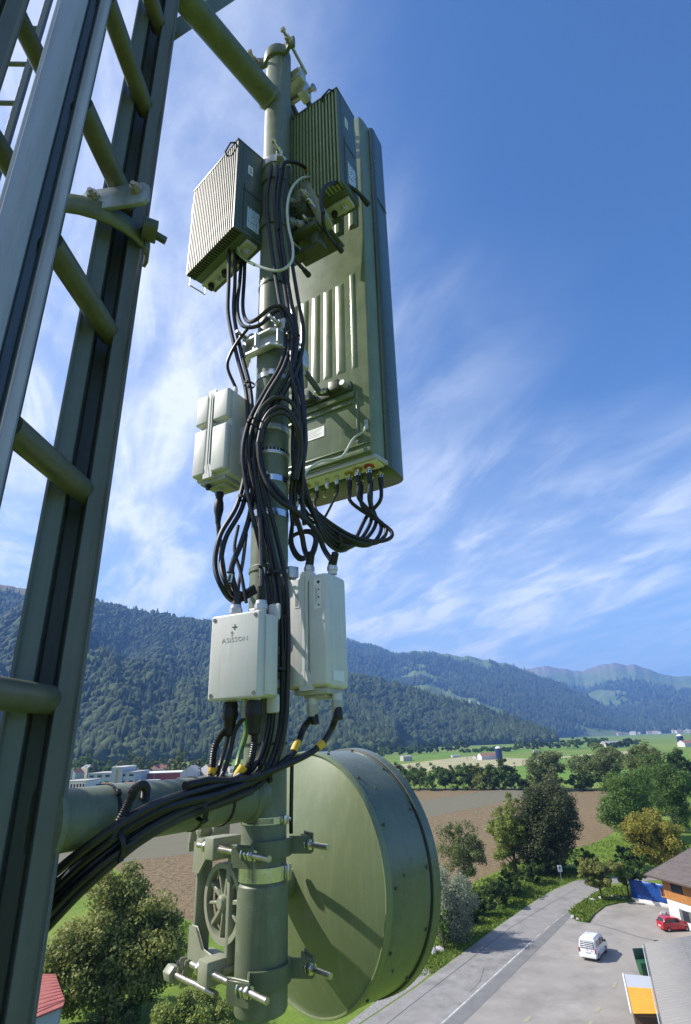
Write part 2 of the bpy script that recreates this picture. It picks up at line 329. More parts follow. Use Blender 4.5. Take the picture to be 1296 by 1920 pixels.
# ================================================================== ANTENNA POLE WITH ITS TWO ARMS
PX, PY = -0.2655, 1.80; PR = 0.064
POLE = lambda z: R3(PX, PY, z)
pole = thing('antenna_pole', 'vertical green steel pole carrying the antennas beside the mast', 'pole', Matrix.Translation(POLE(-0.63)))
mb = MB(); mb.lathe([(0, -0.36), (PR, -0.36), (PR, 0.52), (PR, 1.4), (PR, 3.375), (PR-0.004, 3.382), (0, 3.382)], 40, o=POLE(0)); mb.build('pole_tube', M_GREEN_W, pole)
mb = MB(); mb.lathe([(PR, -0.345), (PR+0.0055, -0.352), (PR+0.0055, -0.622), (PR+0.002, -0.63), (PR-0.006, -0.632), (PR-0.008, -0.60), (0, -0.60)], 40, o=POLE(0)); o = mb.build('lower_sleeve', M_GREEN_W, pole)
ARM_D = Vector((-0.375, -0.50, 0)).normalized()
for nm, z, r, lab in (('lower_arm', -0.133, 0.061, None), ('upper_arm', 2.965, 0.057, None)):
    a = POLE(z)+ARM_D*0.03; b = R3(-0.640, 1.300, z)
    mb = MB(); mb.cyl(a, b, r, n=36); mb.cyl(b, b+ARM_D*0.012, r+0.02, n=36); mb.build(nm, M_GREEN_W if z < 0 else M_GREEN, pole)
    mb = MB(); w = POLE(z)+ARM_D*(PR-0.002); mb.lathe([(r+0.001, -0.012), (r+0.007, 0.0), (r+0.001, 0.012)], 30, o=w+ARM_D*0.004, ax=ARM_D); mb.build('weld_seam', M_GREEN_W, pole)
mb = MB(); mb.lathe([(PR, 0.525), (PR+0.004, 0.53), (PR+0.004, 0.545), (PR, 0.55)], 36, o=POLE(0)); mb.build('weld_seam', M_GREEN_W, pole)

# ------------------------------------------------------------------ straps round the pole
def band(z, h, name, label, m, r=PR, screw=None, t=0.0025, teeth=False):
    mb = MB(); R = r+t; mb.lathe([(r-0.002, -h/2), (R, -h/2), (R, h/2), (r-0.002, h/2)], 44, o=POLE(z))
    o = tag(mb.build(name, m, None, origin=POLE(z)), label, 'clamp')
    if screw is not None:
        q = rad(screw); d = Vector((math.sin(q), -math.cos(q), 0)); t2 = Vector((d.y, -d.x, 0)); c = POLE(z)+d*(R+0.006)
        F = frame(c, t2, d, (0, 0, 1)); s = MB(F); s.box((0, 0, 0), (0.022, 0.012, h+0.004)); s.build('screw_housing', M_STEEL, o, bevel=0.0015)
        s = MB(F); s.cyl((-0.02, 0.002, 0), (-0.01, 0.002, 0), 0.005, n=8); s.build('screw', M_STEEL, o)
        if teeth:
            s = MB()
            for k in range(26):
                qq = rad(screw-32-2.6*k); dd = Vector((math.sin(qq), -math.cos(qq), 0)); tt = Vector((dd.y, -dd.x, 0))
                s.M = frame(POLE(z)+dd*(R+0.0003), tt, dd, (0, 0, 1)); s.box((0, 0, 0), (0.0013, 0.0014, h*0.72))
            s.build('thread_slots', M_INK, o)
    return o
zp = lambda px, py: at(px, py, PY-PR).z-CAM_H
band(zp(490, 1541), 0.018, 'hose_clamp', 'thin slotted hose clamp round the pole just below the lower arm', M_STEEL, r=PR, screw=62, teeth=True)
band(zp(490, 1643), 0.034, 'steel_band', 'wide shiny steel band round the pole beside the dish mount', M_STEEL, r=PR+0.003, screw=74)
band(zp(520, 893), 0.022, 'steel_band', 'steel band round the pole below the hanging cable loops', M_STEEL, screw=-8)
band(zp(515, 957), 0.024, 'steel_band', 'steel band round the pole just above the thin rod spacer', M_STEEL, screw=-70)
band(zp(505, 700), 0.02, 'hose_clamp', 'hose clamp round the pole under the silver casting', M_ZINC, screw=5)
band(zp(512, 525), 0.008, 'cable_tie', 'thin black tie round the pole below the tilted radio', M_RUBBER, screw=None)
band(zp(520, 840), 0.010, 'cable_tie', 'black tie round the pole inside the hanging cable loops', M_RUBBER, screw=None, t=0.004)
band(zp(500, 1395), 0.007, 'cable_tie', 'thin black tie round the pole above the lower arm', M_RUBBER, screw=None)
# saddle bar on the radio bracket: clamp with bolt high on the pole
o = band(zp(520, 297), 0.045, 'pole_clamp', 'small bolted clamp band high on the pole beside the finned radio', M_ZINC, screw=None, t=0.006)
pc = R3(PX, PY, zp(520, 297)); dd = Vector((0.30, -0.954, 0))
mb = MB(); mb.box(pc+dd*(PR+0.016), (0.03, 0.03, 0.04)); mb.build('clamp_lug', M_ZINC, o, bevel=0.003)
mb = MB(); p = pc+dd*(PR+0.03); e = Vector((-0.45, -0.75, 0.35)).normalized(); mb.cyl(p-e*0.03, p+e*0.06, 0.006, n=10); mb.hexbolt(p+e*0.012, e, 0.012, 0.011); mb.hexbolt(p+e*0.046, e, 0.011, 0.01); mb.build('bolt', M_STEEL, o)

# ================================================================== PANEL ANTENNA
AW = Vector((0.861, -0.508, 0)).normalized(); AF = Vector((0.508, 0.861, 0)).normalized()
A0 = R3(0.118, 1.955, 1.03)-AW*0.232
tilt = 0.036; AUP = (Vector((0, 0, 1))+AF*tilt).normalized(); AF2 = (AF-AUP*AF.dot(AUP)).normalized()
AM = frame(A0, AW, AF2, AUP); AH = 2.22
ant = thing('panel_antenna', 'tall green panel antenna with ribbed back hung on the pole', 'antenna', AM)
shell = [(-.232, .004), (-.226, 0), (.226, 0), (.232, .004), (.240, .035), (.243, .085), (.235, .09), (-.235, .09), (-.243, .085), (-.240, .035)]
mb = MB(AM); mb.prism(shell, 0.03, AH-0.01); mb.build('back_shell', M_ANT, ant, bevel=0.006, seg=2)
rd = [(-.250, .088), (.250, .088), (.262, .10)]
for i in range(13):
    q = rad(0+180*i/12); rd.append((math.copysign(abs(math.cos(q))**0.24, math.cos(q))*.264, .115+.140*(math.sin(q)**0.32 if math.sin(q) > 1e-6 else 0)))
rd.append((-.262, .10))
mb = MB(AM); mb.prism(rd, 0.0, AH, smooth=False); mb.build('radome', M_RADOME, ant, bevel=0.006, seg=2)
bp = [(-.236, .006), (.236, .006), (.246, .05), (.257, .12), (.24, .235), (-.24, .235), (-.257, .12), (-.246, .05)]
mb = MB(AM); mb.prism(bp, 0.012, 0.034); mb.build('bottom_plate', M_BOXD, ant, bevel=0.004)
mb = MB(AM); mb.prism([(-.222, .02), (.235, .02), (.235, .16), (-.222, .16)], 0.008, 0.0125); mb.build('connector_panel', M_LABEL, ant, bevel=0.001, seg=1)
mb = MB(AM); mb.box((0, -0.004, 0.05), (0.452, 0.014, 0.022)); mb.box((0, -0.003, 0.085), (0.45, 0.008, 0.008)); mb.build('bottom_lip', M_ANT, ant, bevel=0.003)
def rib(x, z0, z1, w, h, slant=0.0):
    m = MB(AM); a = w/2; t = a*0.45; s = slant
    m.add([(x-a, .0005, z0-s*a), (x+a, .0005, z0+s*a), (x+a, .0005, z1), (x-a, .0005, z1), (x-t, -h, z0+.015), (x+t, -h, z0+.015), (x+t, -h, z1-.015), (x-t, -h, z1-.015)],
          [(4,5,6,7), (0,1,5,4), (1,2,6,5), (2,3,7,6), (3,0,4,7)]); m.build('rib', M_ANT, ant, bevel=0.003)
for i, x in enumerate((-.185, -.118, -.05, .018, .088)): rib(x, 0.48-0.0*i, 1.02, 0.050, 0.0065)
rib(0.158, 0.48, 1.05, 0.03, 0.006)
for i, x in enumerate((-.17, -.085, 0, .085, .17)): rib(x, 1.35, 2.12, 0.05, 0.012)
rib(0.165, 0.085, 0.36, 0.012, 0.006)
mb = MB(AM); mb.box((-.03, -0.006, 0.345), (0.37, 0.014, 0.03)); mb.box((-.03, -0.004, 0.305), (0.34, 0.01, 0.014)); mb.build('cross_rib', M_ANT, ant, bevel=0.004)
mb = MB(AM); mb.box((-0.075, -0.0016, 0.215), (0.15, 0.0012, 0.052)); s_ = mb.build('type_label', M_LABEL, ant)
mb = MB(AM)
for k in range(5): mb.box((-0.075+0.0, -0.0026, 0.233-0.008*k), (0.12-0.02*(k % 3), 0.0004, 0.0016))
mb.build('print_lines', mat('faint_grey_ink', (0.5, 0.5, 0.5), 0.5), s_)
mb = MB(AM); mb.box((0.208, -0.003, 0.17), (0.016, 0.006, 0.05)); mb.cyl((0.208, -0.005, 0.165), (0.208, -0.012, 0.165), 0.006, n=10); mb.cyl((0.208, -0.005, 0.185), (0.208, -0.010, 0.185), 0.004, n=10); mb.build('earth_lug', M_ZINC, ant, bevel=0.001)
for z in (0.105, 0.125):
    mb = MB(AM); mb.cyl((0.165, 0, z), (0.165, -0.008, z), 0.006, n=10); mb.build('screw', M_INK, ant)
mb = MB(AM); mb.lathe([(0, 0), (0.004, 0)], 6)
seam = MB(AM); seam.box((0.2645, 0.16, 1.63), (0.003, 0.10, 0.006)); seam.build('radome_joint', M_INK, ant)
# top edge plate of the antenna
mb = MB(AM); mb.prism([(-.22, .03), (.22, .03), (.225, .17), (-.225, .17)], AH+0.0005, AH+0.012); mb.build('top_cap', M_RADOME, ant, bevel=0.003)
CONN = [(-.195, .05), (-.20, .115), (-.13, .05), (-.135, .115), (-.075, .055), (-.02, .05), (.03, .05), (.085, .06), (.105, .12), (.135, .045), (.155, .115), (.185, .05), (.205, .11), (-.08, .12), (-.03, .13)]
CONN_W = []
for i, (x, y) in enumerate(CONN):
    big = x > .08 or x < -.1
    m = MB(AM); m.cyl((x, y, 0.007), (x, y, -0.008), 0.014 if big else 0.010, n=14); m.cyl((x, y, -0.008), (x, y, -0.034), 0.0105 if big else 0.008, n=14); m.hexbolt((x, y, -0.014), (0, 0, -1), 0.0135 if big else 0.010, 0.012)
    c = m.build('connector', M_STEEL, ant)
    if big:
        m = MB(AM); m.lathe([(0.016, 0.0075), (0.0225, 0.0075), (0.0225, 0.004), (0.016, 0.004), (0.016, 0.0075)], 20, o=(x, y, 0)); m.build('port_ring', M_RED if i in (0, 10, 11, 12) else M_ORG, c)
    CONN_W.append(AM @ Vector((x, y, -0.032)))
# ------------------------------------------------------------------ upper and lower tilt brackets
def bracket(z_pole, z_ant, name, label, dark):
    t = thing(name, label, 'bracket', Matrix.Translation(R3(PX, PY, z_pole)+AF*0.09))
    mm = M_ZINC
    c = R3(PX, PY, z_pole)+AF*(PR+0.028)
    F = frame(c, AW, AF, (0, 0, 1))
    m = MB(F); m.box((0, 0, 0), (0.19, 0.05, 0.085)); m.box((0, 0.035, 0.0), (0.11, 0.05, 0.06)); m.build('pole_block', mm, t, bevel=0.006)
    m = MB(F); m.box((0, -0.028, 0.024), (0.165, 0.012, 0.016)); m.box((0, -0.028, -0.024), (0.165, 0.012, 0.016)); m.build('jaw', mm, t, bevel=0.003)
    if not dark:
        m = MB(F); m.box((0.06, 0.055, -0.03), (0.05, 0.07, 0.10)); m.build('hinge_block', mm, t, bevel=0.006)
        m = MB(F); m.cyl((-0.09, 0.06, -0.045), (0.11, 0.06, -0.045), 0.013, n=12); m.hexbolt((0.11, 0.06, -0.045), (1, 0, 0), 0.02, 0.016); m.build('hinge_pin', M_ROD, t)
        m = MB(F); m.box((-0.05, 0.055, -0.05), (0.03, 0.07, 0.13)); m.build('hinge_cheek', M_CAST, t, bevel=0.005)
    ap = AM @ Vector((0, 0, z_ant)); 
    q = F.inverted() @ ap
    for sx in (-0.045, 0.045):
        m = MB(F); a = Vector((sx, 0.03, 0.01)); b = Vector((sx+q.x*0.55, q.y*0.62, q.z*0.4-0.05)); c2 = Vector((sx+q.x, q.y-0.03, q.z))
        for p0, p1 in ((a, b), (b, c2)):
            dd_ = (p1-p0); L_ = dd_.length; dd_.normalize(); sd_ = Vector((1, 0, 0)); nn_ = dd_.cross(sd_).normalized(); sd_ = nn_.cross(dd_)
            R_ = Matrix(((sd_.x, nn_.x, dd_.x), (sd_.y, nn_.y, dd_.y), (sd_.z, nn_.z, dd_.z)))
            m.box((p0+p1)/2, (0.012 if dark else 0.026, 0.034, L_+0.02), R_)
        m.build('tilt_arm', M_CAST, t, bevel=0.003)
        m = MB(F); m.cyl(b-Vector((0.02, 0, 0)), b+Vector((0.02, 0, 0)), 0.013, n=14); m.hexbolt(b+Vector((0.02, 0, 0)), (1, 0, 0), 0.011, 0.012); m.build('pivot_bolt', M_STEEL, t)
    Fa = AM
    m = MB(Fa); m.box((0, -0.012, z_ant), (0.30, 0.022, 0.045)); m.box((0.075, -0.034, z_ant+.012), (0.05, 0.03, 0.05)); m.box((-0.075, -0.034, z_ant+.012), (0.05, 0.03, 0.05)); m.build('antenna_plate', M_CAST, t, bevel=0.004)
    for sx in (-0.125, 0.125):
        m = MB(Fa); m.cyl((sx, -0.022, z_ant), (sx, -0.045, z_ant), 0.012, n=12); m.hexbolt((sx, -0.045, z_ant), (0, -1, 0), 0.014, 0.012); m.build('stud_nut', M_ZINC, t)
    return t
zb1 = zp(497, 645)
br1 = bracket(zb1, 0.385, 'tilt_bracket', 'silver cast tilt bracket halfway up the pole under the ribbed antenna back', True)
br2 = bracket(3.285, 2.12, 'tilt_bracket', 'grey cast tilt bracket at the very top of the pole', False)
# front half shells of both brackets on the camera side of the pole
SAD = Vector((0.895, -0.445, 0)).normalized()
def half_clamp(z, parent, style):
    nrm = (-AF)
    c = R3(PX, PY, z); F = frame(c, AW, AF, (0, 0, 1))
    if style == 1: F = frame(c, SAD, Vector((-SAD.y, SAD.x, 0)), (0, 0, 1))
    if style == 0:     # bridge-shaped zinc casting with upper and lower webs
        poly = []
        for dz in (0.034, -0.034):
            m = MB(F); m.prism([(-.105, -.045), (-.06, -.095), (.06, -.095), (.105, -.045), (.105, -.025), (.06, -.066), (-.06, -.066), (-.105, -.025)], dz-0.006, dz+0.006); m.build('clamp_web', M_ZINC, parent, bevel=0.002)
        m = MB(F); m.prism([(-.07, -.066), (-.03, -.078), (.03, -.078), (.07, -.066), (.05, -.064), (-.05, -.064)], -.03, .03); m.build('clamp_saddle', M_ZINC, parent, bevel=0.001, seg=1)
        for x, a in ((-.085, -.062), (.0, -.088), (.085, -.062)):
            m = MB(F); m.box((x, a, 0), (0.008, 0.045, 0.062)); m.build('clamp_rib', M_ZINC, parent, bevel=0.0015, seg=1)
        for x in (-.08, .08):
            m = MB(F); m.box((x, -0.04, 0.066), (0.05, 0.05, 0.055)); m.build('clamp_lug', M_ZINC, parent, bevel=0.008)
            m = MB(F); m.cyl((x, 0.08, 0.062), (x, -0.13, 0.062), 0.0065, n=10); m.hexbolt((x, -0.066, 0.062), (0, -1, 0), 0.015, 0.014); m.cyl((x, -0.08, 0.062), (x, -0.105, 0.062), 0.010, n=10); m.build('clamp_rod', M_STEEL, parent)
    else:
        m = MB(F); pl = []
        for i in range(11):
            q = rad(180+180*i/10); pl.append((math.cos(q)*(PR+0.004), math.sin(q)*(PR+0.004)))
        pl = [(-.128, -.046), (-.098, -.052), (-.076, -.040)]+pl[2:-2]+[(.076, -.040), (.098, -.052), (.128, -.046)]
        m.prism(offset_poly(pl, 0.020), -.036, .036); m.build('saddle', M_GREEN, parent, bevel=0.003)
        for x in (-.103, .103):
            m = MB(F); m.cyl((x, 0.11, 0), (x, -0.125, 0), 0.008, n=10); m.hexbolt((x, -0.058, 0), (0, -1, 0), 0.018, 0.014); m.hexbolt((x, -0.075, 0), (0, -1, 0), 0.016, 0.012); m.hexbolt((x, -0.112, 0), (0, -1, 0), 0.015, 0.012); m.cyl((x, -.056, 0), (x, -.060, 0), .022, n=16); m.build('clamp_rod', M_ROD, parent)
half_clamp(zb1, br1, 0); half_clamp(3.33, br2, 1)

# ================================================================== REMOTE RADIO UNITS
def radio(name, label, corner, e1, e2, W, D, H, nf, fin_m, body_m, panel, fw_=0.0014):
    # corner = bottom corner where finned face and panel side meet; e1 runs away from it along the finned face, e2 into the depth
    M = frame(corner, e1, e2, (0, 0, 1)); t = thing(name, label, 'radio unit', M)
    m = MB(M); m.box((W/2, D/2+0.022, H/2), (W, D-0.044, H)); m.build('housing', body_m, t, bevel=0.004)
    fin = None; n = nf
    for k in range(n):
        x = 0.006+(W-0.012)*k/(n-1)
        if fin is None:
            m = MB(M); m.add([(x-fw_*1.3, 0.046, 0.006), (x+fw_*1.3, 0.046, 0.006), (x+fw_*1.3, 0.046, H-.006), (x-fw_*1.3, 0.046, H-.006), (x-fw_, 0.0, 0.0), (x+fw_, 0.0, 0.0), (x+fw_, 0.0, H), (x-fw_, 0.0, H)], [(0,3,2,1), (4,5,6,7), (0,1,5,4), (1,2,6,5), (2,3,7,6), (3,0,4,7)])
            fo = m.build('cooling_fin', fin_m, t); fin = fo.data; x0 = x
        else:
            o = bpy.data.objects.new('cooling_fin', fin); COL.objects.link(o); o.parent = t; o.location = (x-x0, 0, 0); WM[o] = WM[t]
    m = MB(M); m.box((0.0, 0.024, H/2), (0.005, 0.047, H)); m.build('end_fin', body_m, t, bevel=0.001, seg=1)
    m = MB(M); m.box((W, 0.024, H/2), (0.005, 0.047, H)); m.build('end_fin', body_m, t, bevel=0.001, seg=1)
    m = MB(M); m.box((W/2, D/2, H+0.004), (W+0.01, D+0.006, 0.012)); m.build('top_hood', body_m, t, bevel=0.003)
    # side cover panel with its label
    m = MB(M); m.box((-0.002, D*0.58, H*0.5), (0.005, D*0.80, H*0.985)); pn = m.build('side_cover', body_m, t, bevel=0.0015)
    m = MB(M); m.box((-0.0055, D*0.55, H*0.255), (0.003, D*0.60, H*0.42)); hatch = m.build('hatch', body_m, t, bevel=0.001, seg=1)
    m = MB(M); m.box((-0.0075, D*0.26, H*0.28), (0.002, 0.003, H*0.50)); m.box((-0.0065, D*0.55, H*0.475), (0.004, D*0.60, 0.012)); m.build('hatch_gap', M_INK, hatch)
    m = MB(M); m.box((-0.0076, D*0.60, H*0.20), (0.001, D*0.40, H*0.22)); lb = m.build('type_label', M_LBLUE, t)
    m = MB(M); rng = random.Random(5)
    for r in range(9):
        y = D*0.43
        while y < D*0.77:
            w = rng.uniform(0.003, 0.012); m.box((-0.0083, y+w/2, H*0.30-r*H*0.0235), (0.0003, w, 0.0045 if r % 3 else 0.007)); y += w+rng.uniform(0.003, 0.008)
    m.build('print_lines', M_INK, lb)
    if panel: 
        m = MB(M); m.box((-0.0052, D*0.45, H*0.74), (0.001, D*0.16, H*0.10)); wl = m.build('sticker', M_LABEL, t)
        m = MB(M); m.box((-0.0059, D*0.45, H*0.74), (0.0003, D*0.08, H*0.07)); m.build('print_block', mat('grey_print', (0.4, 0.42, 0.42), 0.5), wl)
    # underside with connector strip
    m = MB(M); m.box((W*0.5, D*0.66, -0.008), (W*0.96, D*0.36, 0.018)); st = m.build('connector_strip', M_BOXD, t, bevel=0.003)
    for k in range(6):
        x = W*(0.12+0.15*k); m = MB(M); m.cyl((x, D*0.66, -0.016), (x, D*0.66, -0.045), 0.013, n=14); m.cyl((x, D*0.66, -0.022), (x, D*0.66, -0.034), 0.016, n=6, smooth=False); m.build('port', M_RUBBER if k % 2 else M_BOXD, t)
    m = MB(M); m.tube([(W*0.99, 0.02, 0.0), (W*0.99, 0.02, -0.05), (W*0.99, 0.10, -0.05), (W*0.99, 0.10, 0.0)], 0.0035, n=8); m.build('handle', M_ZINC, t)
    m = MB(M); m.box((W+0.006, 0.015, H*0.78), (0.012, 0.03, 0.09)); m.build('side_grip', M_RUBBER, t, bevel=0.003)
    m = MB(M); m.tube([(0.02, 0.0, H), (0.03, -0.02, H-0.01), (0.07, -0.02, H-0.03), (0.08, 0.0, H-0.03)], 0.004, n=8); m.build('top_handle', M_RUBBER, t)
    return t, M
fL = Vector((-.73, .683, 0)).normalized(); gL = Vector((fL.y, -fL.x, 0)); 
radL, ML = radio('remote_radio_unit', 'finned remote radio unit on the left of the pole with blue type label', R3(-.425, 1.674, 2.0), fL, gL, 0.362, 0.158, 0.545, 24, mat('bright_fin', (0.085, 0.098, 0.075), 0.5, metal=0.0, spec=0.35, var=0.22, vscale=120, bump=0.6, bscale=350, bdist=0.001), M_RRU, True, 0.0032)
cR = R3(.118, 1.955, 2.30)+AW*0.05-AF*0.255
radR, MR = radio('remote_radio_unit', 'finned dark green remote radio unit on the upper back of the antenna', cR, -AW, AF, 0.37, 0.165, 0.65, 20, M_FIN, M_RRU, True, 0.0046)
# mounting brackets of the two radios
rb = thing('radio_bracket', 'bracket with bolts joining the left radio unit to the pole', 'bracket', Matrix.Translation(R3(PX, PY, 2.18)))
for z in (2.12, 2.40):
    c = R3(PX, PY, z); e = (ML @ Vector((0.10, 0.158, 0)) - ML @ Vector((0, 0, 0)) + R3(-.425, 1.674, 0)); 
    tgt = Vector((e.x, e.y, z+CAM_H)); m = MB(); d = (tgt-c); d.z = 0; L_ = d.length; d.normalize(); s2 = Vector((-d.y, d.x, 0))
    R_ = Matrix(((d.x, s2.x, 0), (d.y, s2.y, 0), (0, 0, 1))); m.box(c+d*(PR+(L_-PR)/2), (L_-PR+0.01, 0.09, 0.05), R_); m.build('bracket_arm', M_CAST, rb, bevel=0.004)
    m = MB(); m.lathe([(PR-0.002, -.03), (PR+0.008, -.03), (PR+0.008, .03), (PR-0.002, .03)], 36, o=c); m.build('bracket_ring', M_GREEN, rb)
rb2 = thing('radio_bracket', 'open cast bracket with clamps holding the radio on the antenna side of the pole', 'bracket', Matrix.Translation(R3(PX, PY, 2.15)+AF*PR))
F = frame(R3(PX, PY, 2.16)+AF*0.12, AW, AF, (0, 0, 1))
m = MB(F); m.box((0.02, -0.03, 0.10), (0.13, 0.03, 0.30)); m.build('back_plate', M_CASTG, rb2, bevel=0.006)
m = MB(F); m.box((0.155, -0.02, 0.115), (0.05, 0.06, 0.34), Matrix.Rotation(rad(-18), 3, 'Y')); m.build('side_rail', M_CASTG, rb2, bevel=0.01)
for k, (x, z, w, h) in enumerate(((0.10, -0.05, 0.16, 0.03), (0.09, 0.0, 0.12, 0.02), (0.03, -0.07, 0.03, 0.10), (0.15, -0.08, 0.03, 0.10), (0.09, -0.125, 0.18, 0.025))):
    m = MB(F); m.box((x, -0.045+0.01*k, z), (w, 0.05, h)); m.build('cast_web', M_CAST, rb2, bevel=0.004)
for x, z, r in ((0.085, 0.085, 0.04), (0.05, 0.03, 0.022), (0.10, -0.02, 0.018), (0.12, 0.16, 0.02), (0.05, 0.16, 0.018)):
    m = MB(F); m.cyl((x, -0.045, z), (x, -0.075, z), r, n=20); m.cyl((x, -0.075, z), (x, -0.082, z), r*0.6, n=20); m.hexbolt((x, -0.08, z), (0, -1, 0), r*0.4, 0.015); m.build('knob', M_CAST if r > .03 else M_ZINC, rb2)
for x, z in ((0.14, -0.03), (0.06, -0.1), (0.17, 0.05)):
    m = MB(F); m.cyl((x, -0.02, z), (x, -0.11, z), 0.006, n=8); m.hexbolt((x, -0.085, z), (0, -1, 0), 0.011, 0.01); m.build('bolt', M_STEEL, rb2)
for z in (-.03, .14): m = MB(F); m.box((0.10, 0.05, z), (0.22, 0.16, 0.012)); m.build('shelf', M_CAST, rb2, bevel=0.003)

# ================================================================== GREY BOXES
def ribbed_box(name, label, c0, e1, W, D, H, sticker):
    # surge protection box: c0 = front bottom left corner, e1 along the front to the right
    M = yawframe(c0, e1); t = thing(name, label, 'junction box', M)
    g = 0.010
    m = MB(M); m.box((W/2, D/2+0.012, H/2), (W, D-0.012, H)); m.build('housing', M_BOX, t, bevel=0.012, seg=3)
    z1 = H*0.60
    if not sticker:
        for x0, x1 in ((0.0, W*0.40), (W*0.54, W)):
            for za, zb in ((0.012, z1-0.012), (z1+0.012, H-0.004)):
                m = MB(M); m.box(((x0+x1)/2, 0.013, (za+zb)/2), (x1-x0, 0.03, zb-za)); m.build('front_panel', M_BOX, t, bevel=0.008, seg=3)
        for x, hh in ((W*0.42, .012), (W*0.54, .012)):
            m = MB(M); m.cyl((x-.008, 0.012, z1), (x+.008, 0.012, z1), 0.008, n=10); m.build('hinge_pin', M_BOX, t)
    else:
        for x0, x1 in ((0.0, W*0.47), (W*0.57, W)):
            m = MB(M); m.box(((x0+x1)/2, 0.013, H/2), (x1-x0, 0.03, H-0.012)); m.build('front_panel', M_BOX, t, bevel=0.009, seg=3)
    xa, xb = (W*0.43, W*0.52) if not sticker else (W*0.44, W*0.56)
    m = MB(M); m.add([(xa-.012, 0.0, -0.004), (xb+.012, 0.0, -0.004), (xb+.012, 0.0, 0.03), (xb, -.004, 0.05), (xb, -.004, H-.03), (xb+.010, 0, H-.012), (xb+.010, 0, H+.008), (xa-.010, 0, H+.008), (xa-.010, 0, H-.012), (xa, -.004, H-.03), (xa, -.004, 0.05), (xa-.012, 0, 0.03)]
                        + [(xa-.012, 0.03, -0.004), (xb+.012, 0.03, -0.004), (xb+.012, 0.03, 0.03), (xb, .03, 0.05), (xb, .03, H-.03), (xb+.010, .03, H-.012), (xb+.010, .03, H+.008), (xa-.010, .03, H+.008), (xa-.010, .03, H-.012), (xa, .03, H-.03), (xa, .03, 0.05), (xa-.012, .03, 0.03)],
                        [tuple(range(12)), tuple(reversed(range(12, 24)))]+[(k, (k+1) % 12, 12+(k+1) % 12, 12+k) for k in range(12)]); m.build('centre_ridge', M_BOX, t, bevel=0.0015, seg=1)
    m = MB(M); m.box(((xa+xb)/2, -0.0045, H/2), (0.0012, 0.0012, H*0.96)); m.build('mould_seam', M_BOXD, t)
    m = MB(M); m.prism([(W*.15, D*.15), (W*.9, D*.15), (W*.9, D*.95), (W*.15, D*.95)], -0.016, 0.002); m.prism([(W*.3, D*.3), (W*.8, D*.3), (W*.8, D*.85), (W*.3, D*.85)], -0.026, -0.014); m.build('base', M_BOXD, t, bevel=0.004)
    if sticker:
        m = MB(M); m.box((W*0.80, -0.0028, H*0.80), (0.026, 0.0008, 0.095)); s = m.build('label_strip', M_LABEL, t)
        m = MB(M); rng = random.Random(3)
        for k in range(4): m.cyl((W*0.80+0.004, -0.0032, H*0.80+0.036-0.024*k), (W*0.80+0.004, -0.0036, H*0.80+0.036-0.024*k), (0.0055, 0.0028, 0.0032, 0.0036)[k], n=(7, 10, 10, 4)[k])
        for k in range(3): m.box((W*0.80-0.007+0.0035*k*0.8, -0.0033, H*0.80-0.005), (0.0007, 0.0003, 0.06-0.012*k))
        m.build('print_marks', M_INK, s)
        m = MB(M); m.box((W*0.31, -0.0028, H*0.77), (0.017, 0.0008, 0.05)); s = m.build('barcode_label', M_LABEL, t)
        m = MB(M)
        for k in range(5): m.box((W*0.31-0.005+0.0026*k, -0.0034, H*0.77), (0.0009, 0.0003, 0.042))
        m.build('barcode_bars', M_INK, s)
        m = MB(M); m.box((W+0.0012, D*0.5, H*0.10), (0.0008, D*0.55, 0.03)); m.build('embossed_plate', M_LABEL, t)
    return t, M
Lb, LBM = ribbed_box('surge_protection_box', 'light grey box with crossed grooves on the left of the pole', R3(-.552, 1.795, .885), (.88, -.475), 0.156, 0.135, 0.355, False)
Rb, RBM = ribbed_box('surge_protection_box', 'light grey box with centre ridge and label strip right of the pole', R3(-.204, 1.738, .148), (.885, -.465), 0.154, 0.122, 0.348, True)
m = MB(LBM); m.cyl((0.055, 0.03, -0.01), (0.055, 0.03, -0.035), 0.008, n=10); m.hexbolt((0.055, 0.03, -0.018), (0, 0, -1), 0.011, 0.008); m.build('drain_plug', M_RUBBER, Lb)
def gland(M, x, y, z, up, parent, r=0.016, m1=None, thick=0.03, name='cable_gland'):
    s = 1 if up else -1; mm = m1 or M_ZINC
    m = MB(M); m.cyl((x, y, z), (x, y, z+s*thick*0.5), r*0.92, n=16); m.build(name, M_BOX, parent)
    m = MB(M); m.cyl((x, y, z+s*thick*0.45), (x, y, z+s*thick*0.85), r*1.14, n=8, smooth=False); m.cyl((x, y, z+s*thick*0.85), (x, y, z+s*thick*1.15), r, r*0.9, n=16); m.build('gland_nut', mm, parent)
    return M @ Vector((x, y, z+s*thick*1.1))
gR = [gland(RBM, 0.062, 0.05, 0.36, True, Rb), gland(RBM, 0.135, 0.075, 0.355, True, Rb)]
gRb = [gland(RBM, 0.070, 0.05, -0.024, False, Rb, 0.017, M_BOXD, 0.045), gland(RBM, 0.142, 0.07, -0.014, False, Rb, 0.017, M_BOXD, 0.045)]
gL = [gland(LBM, 0.075, 0.07, -0.024, False, Lb, 0.014, M_RUBBER)]
gL2 = gland(LBM, 0.135, 0.06, 0.355, True, Lb, 0.008, M_LABEL, 0.03)
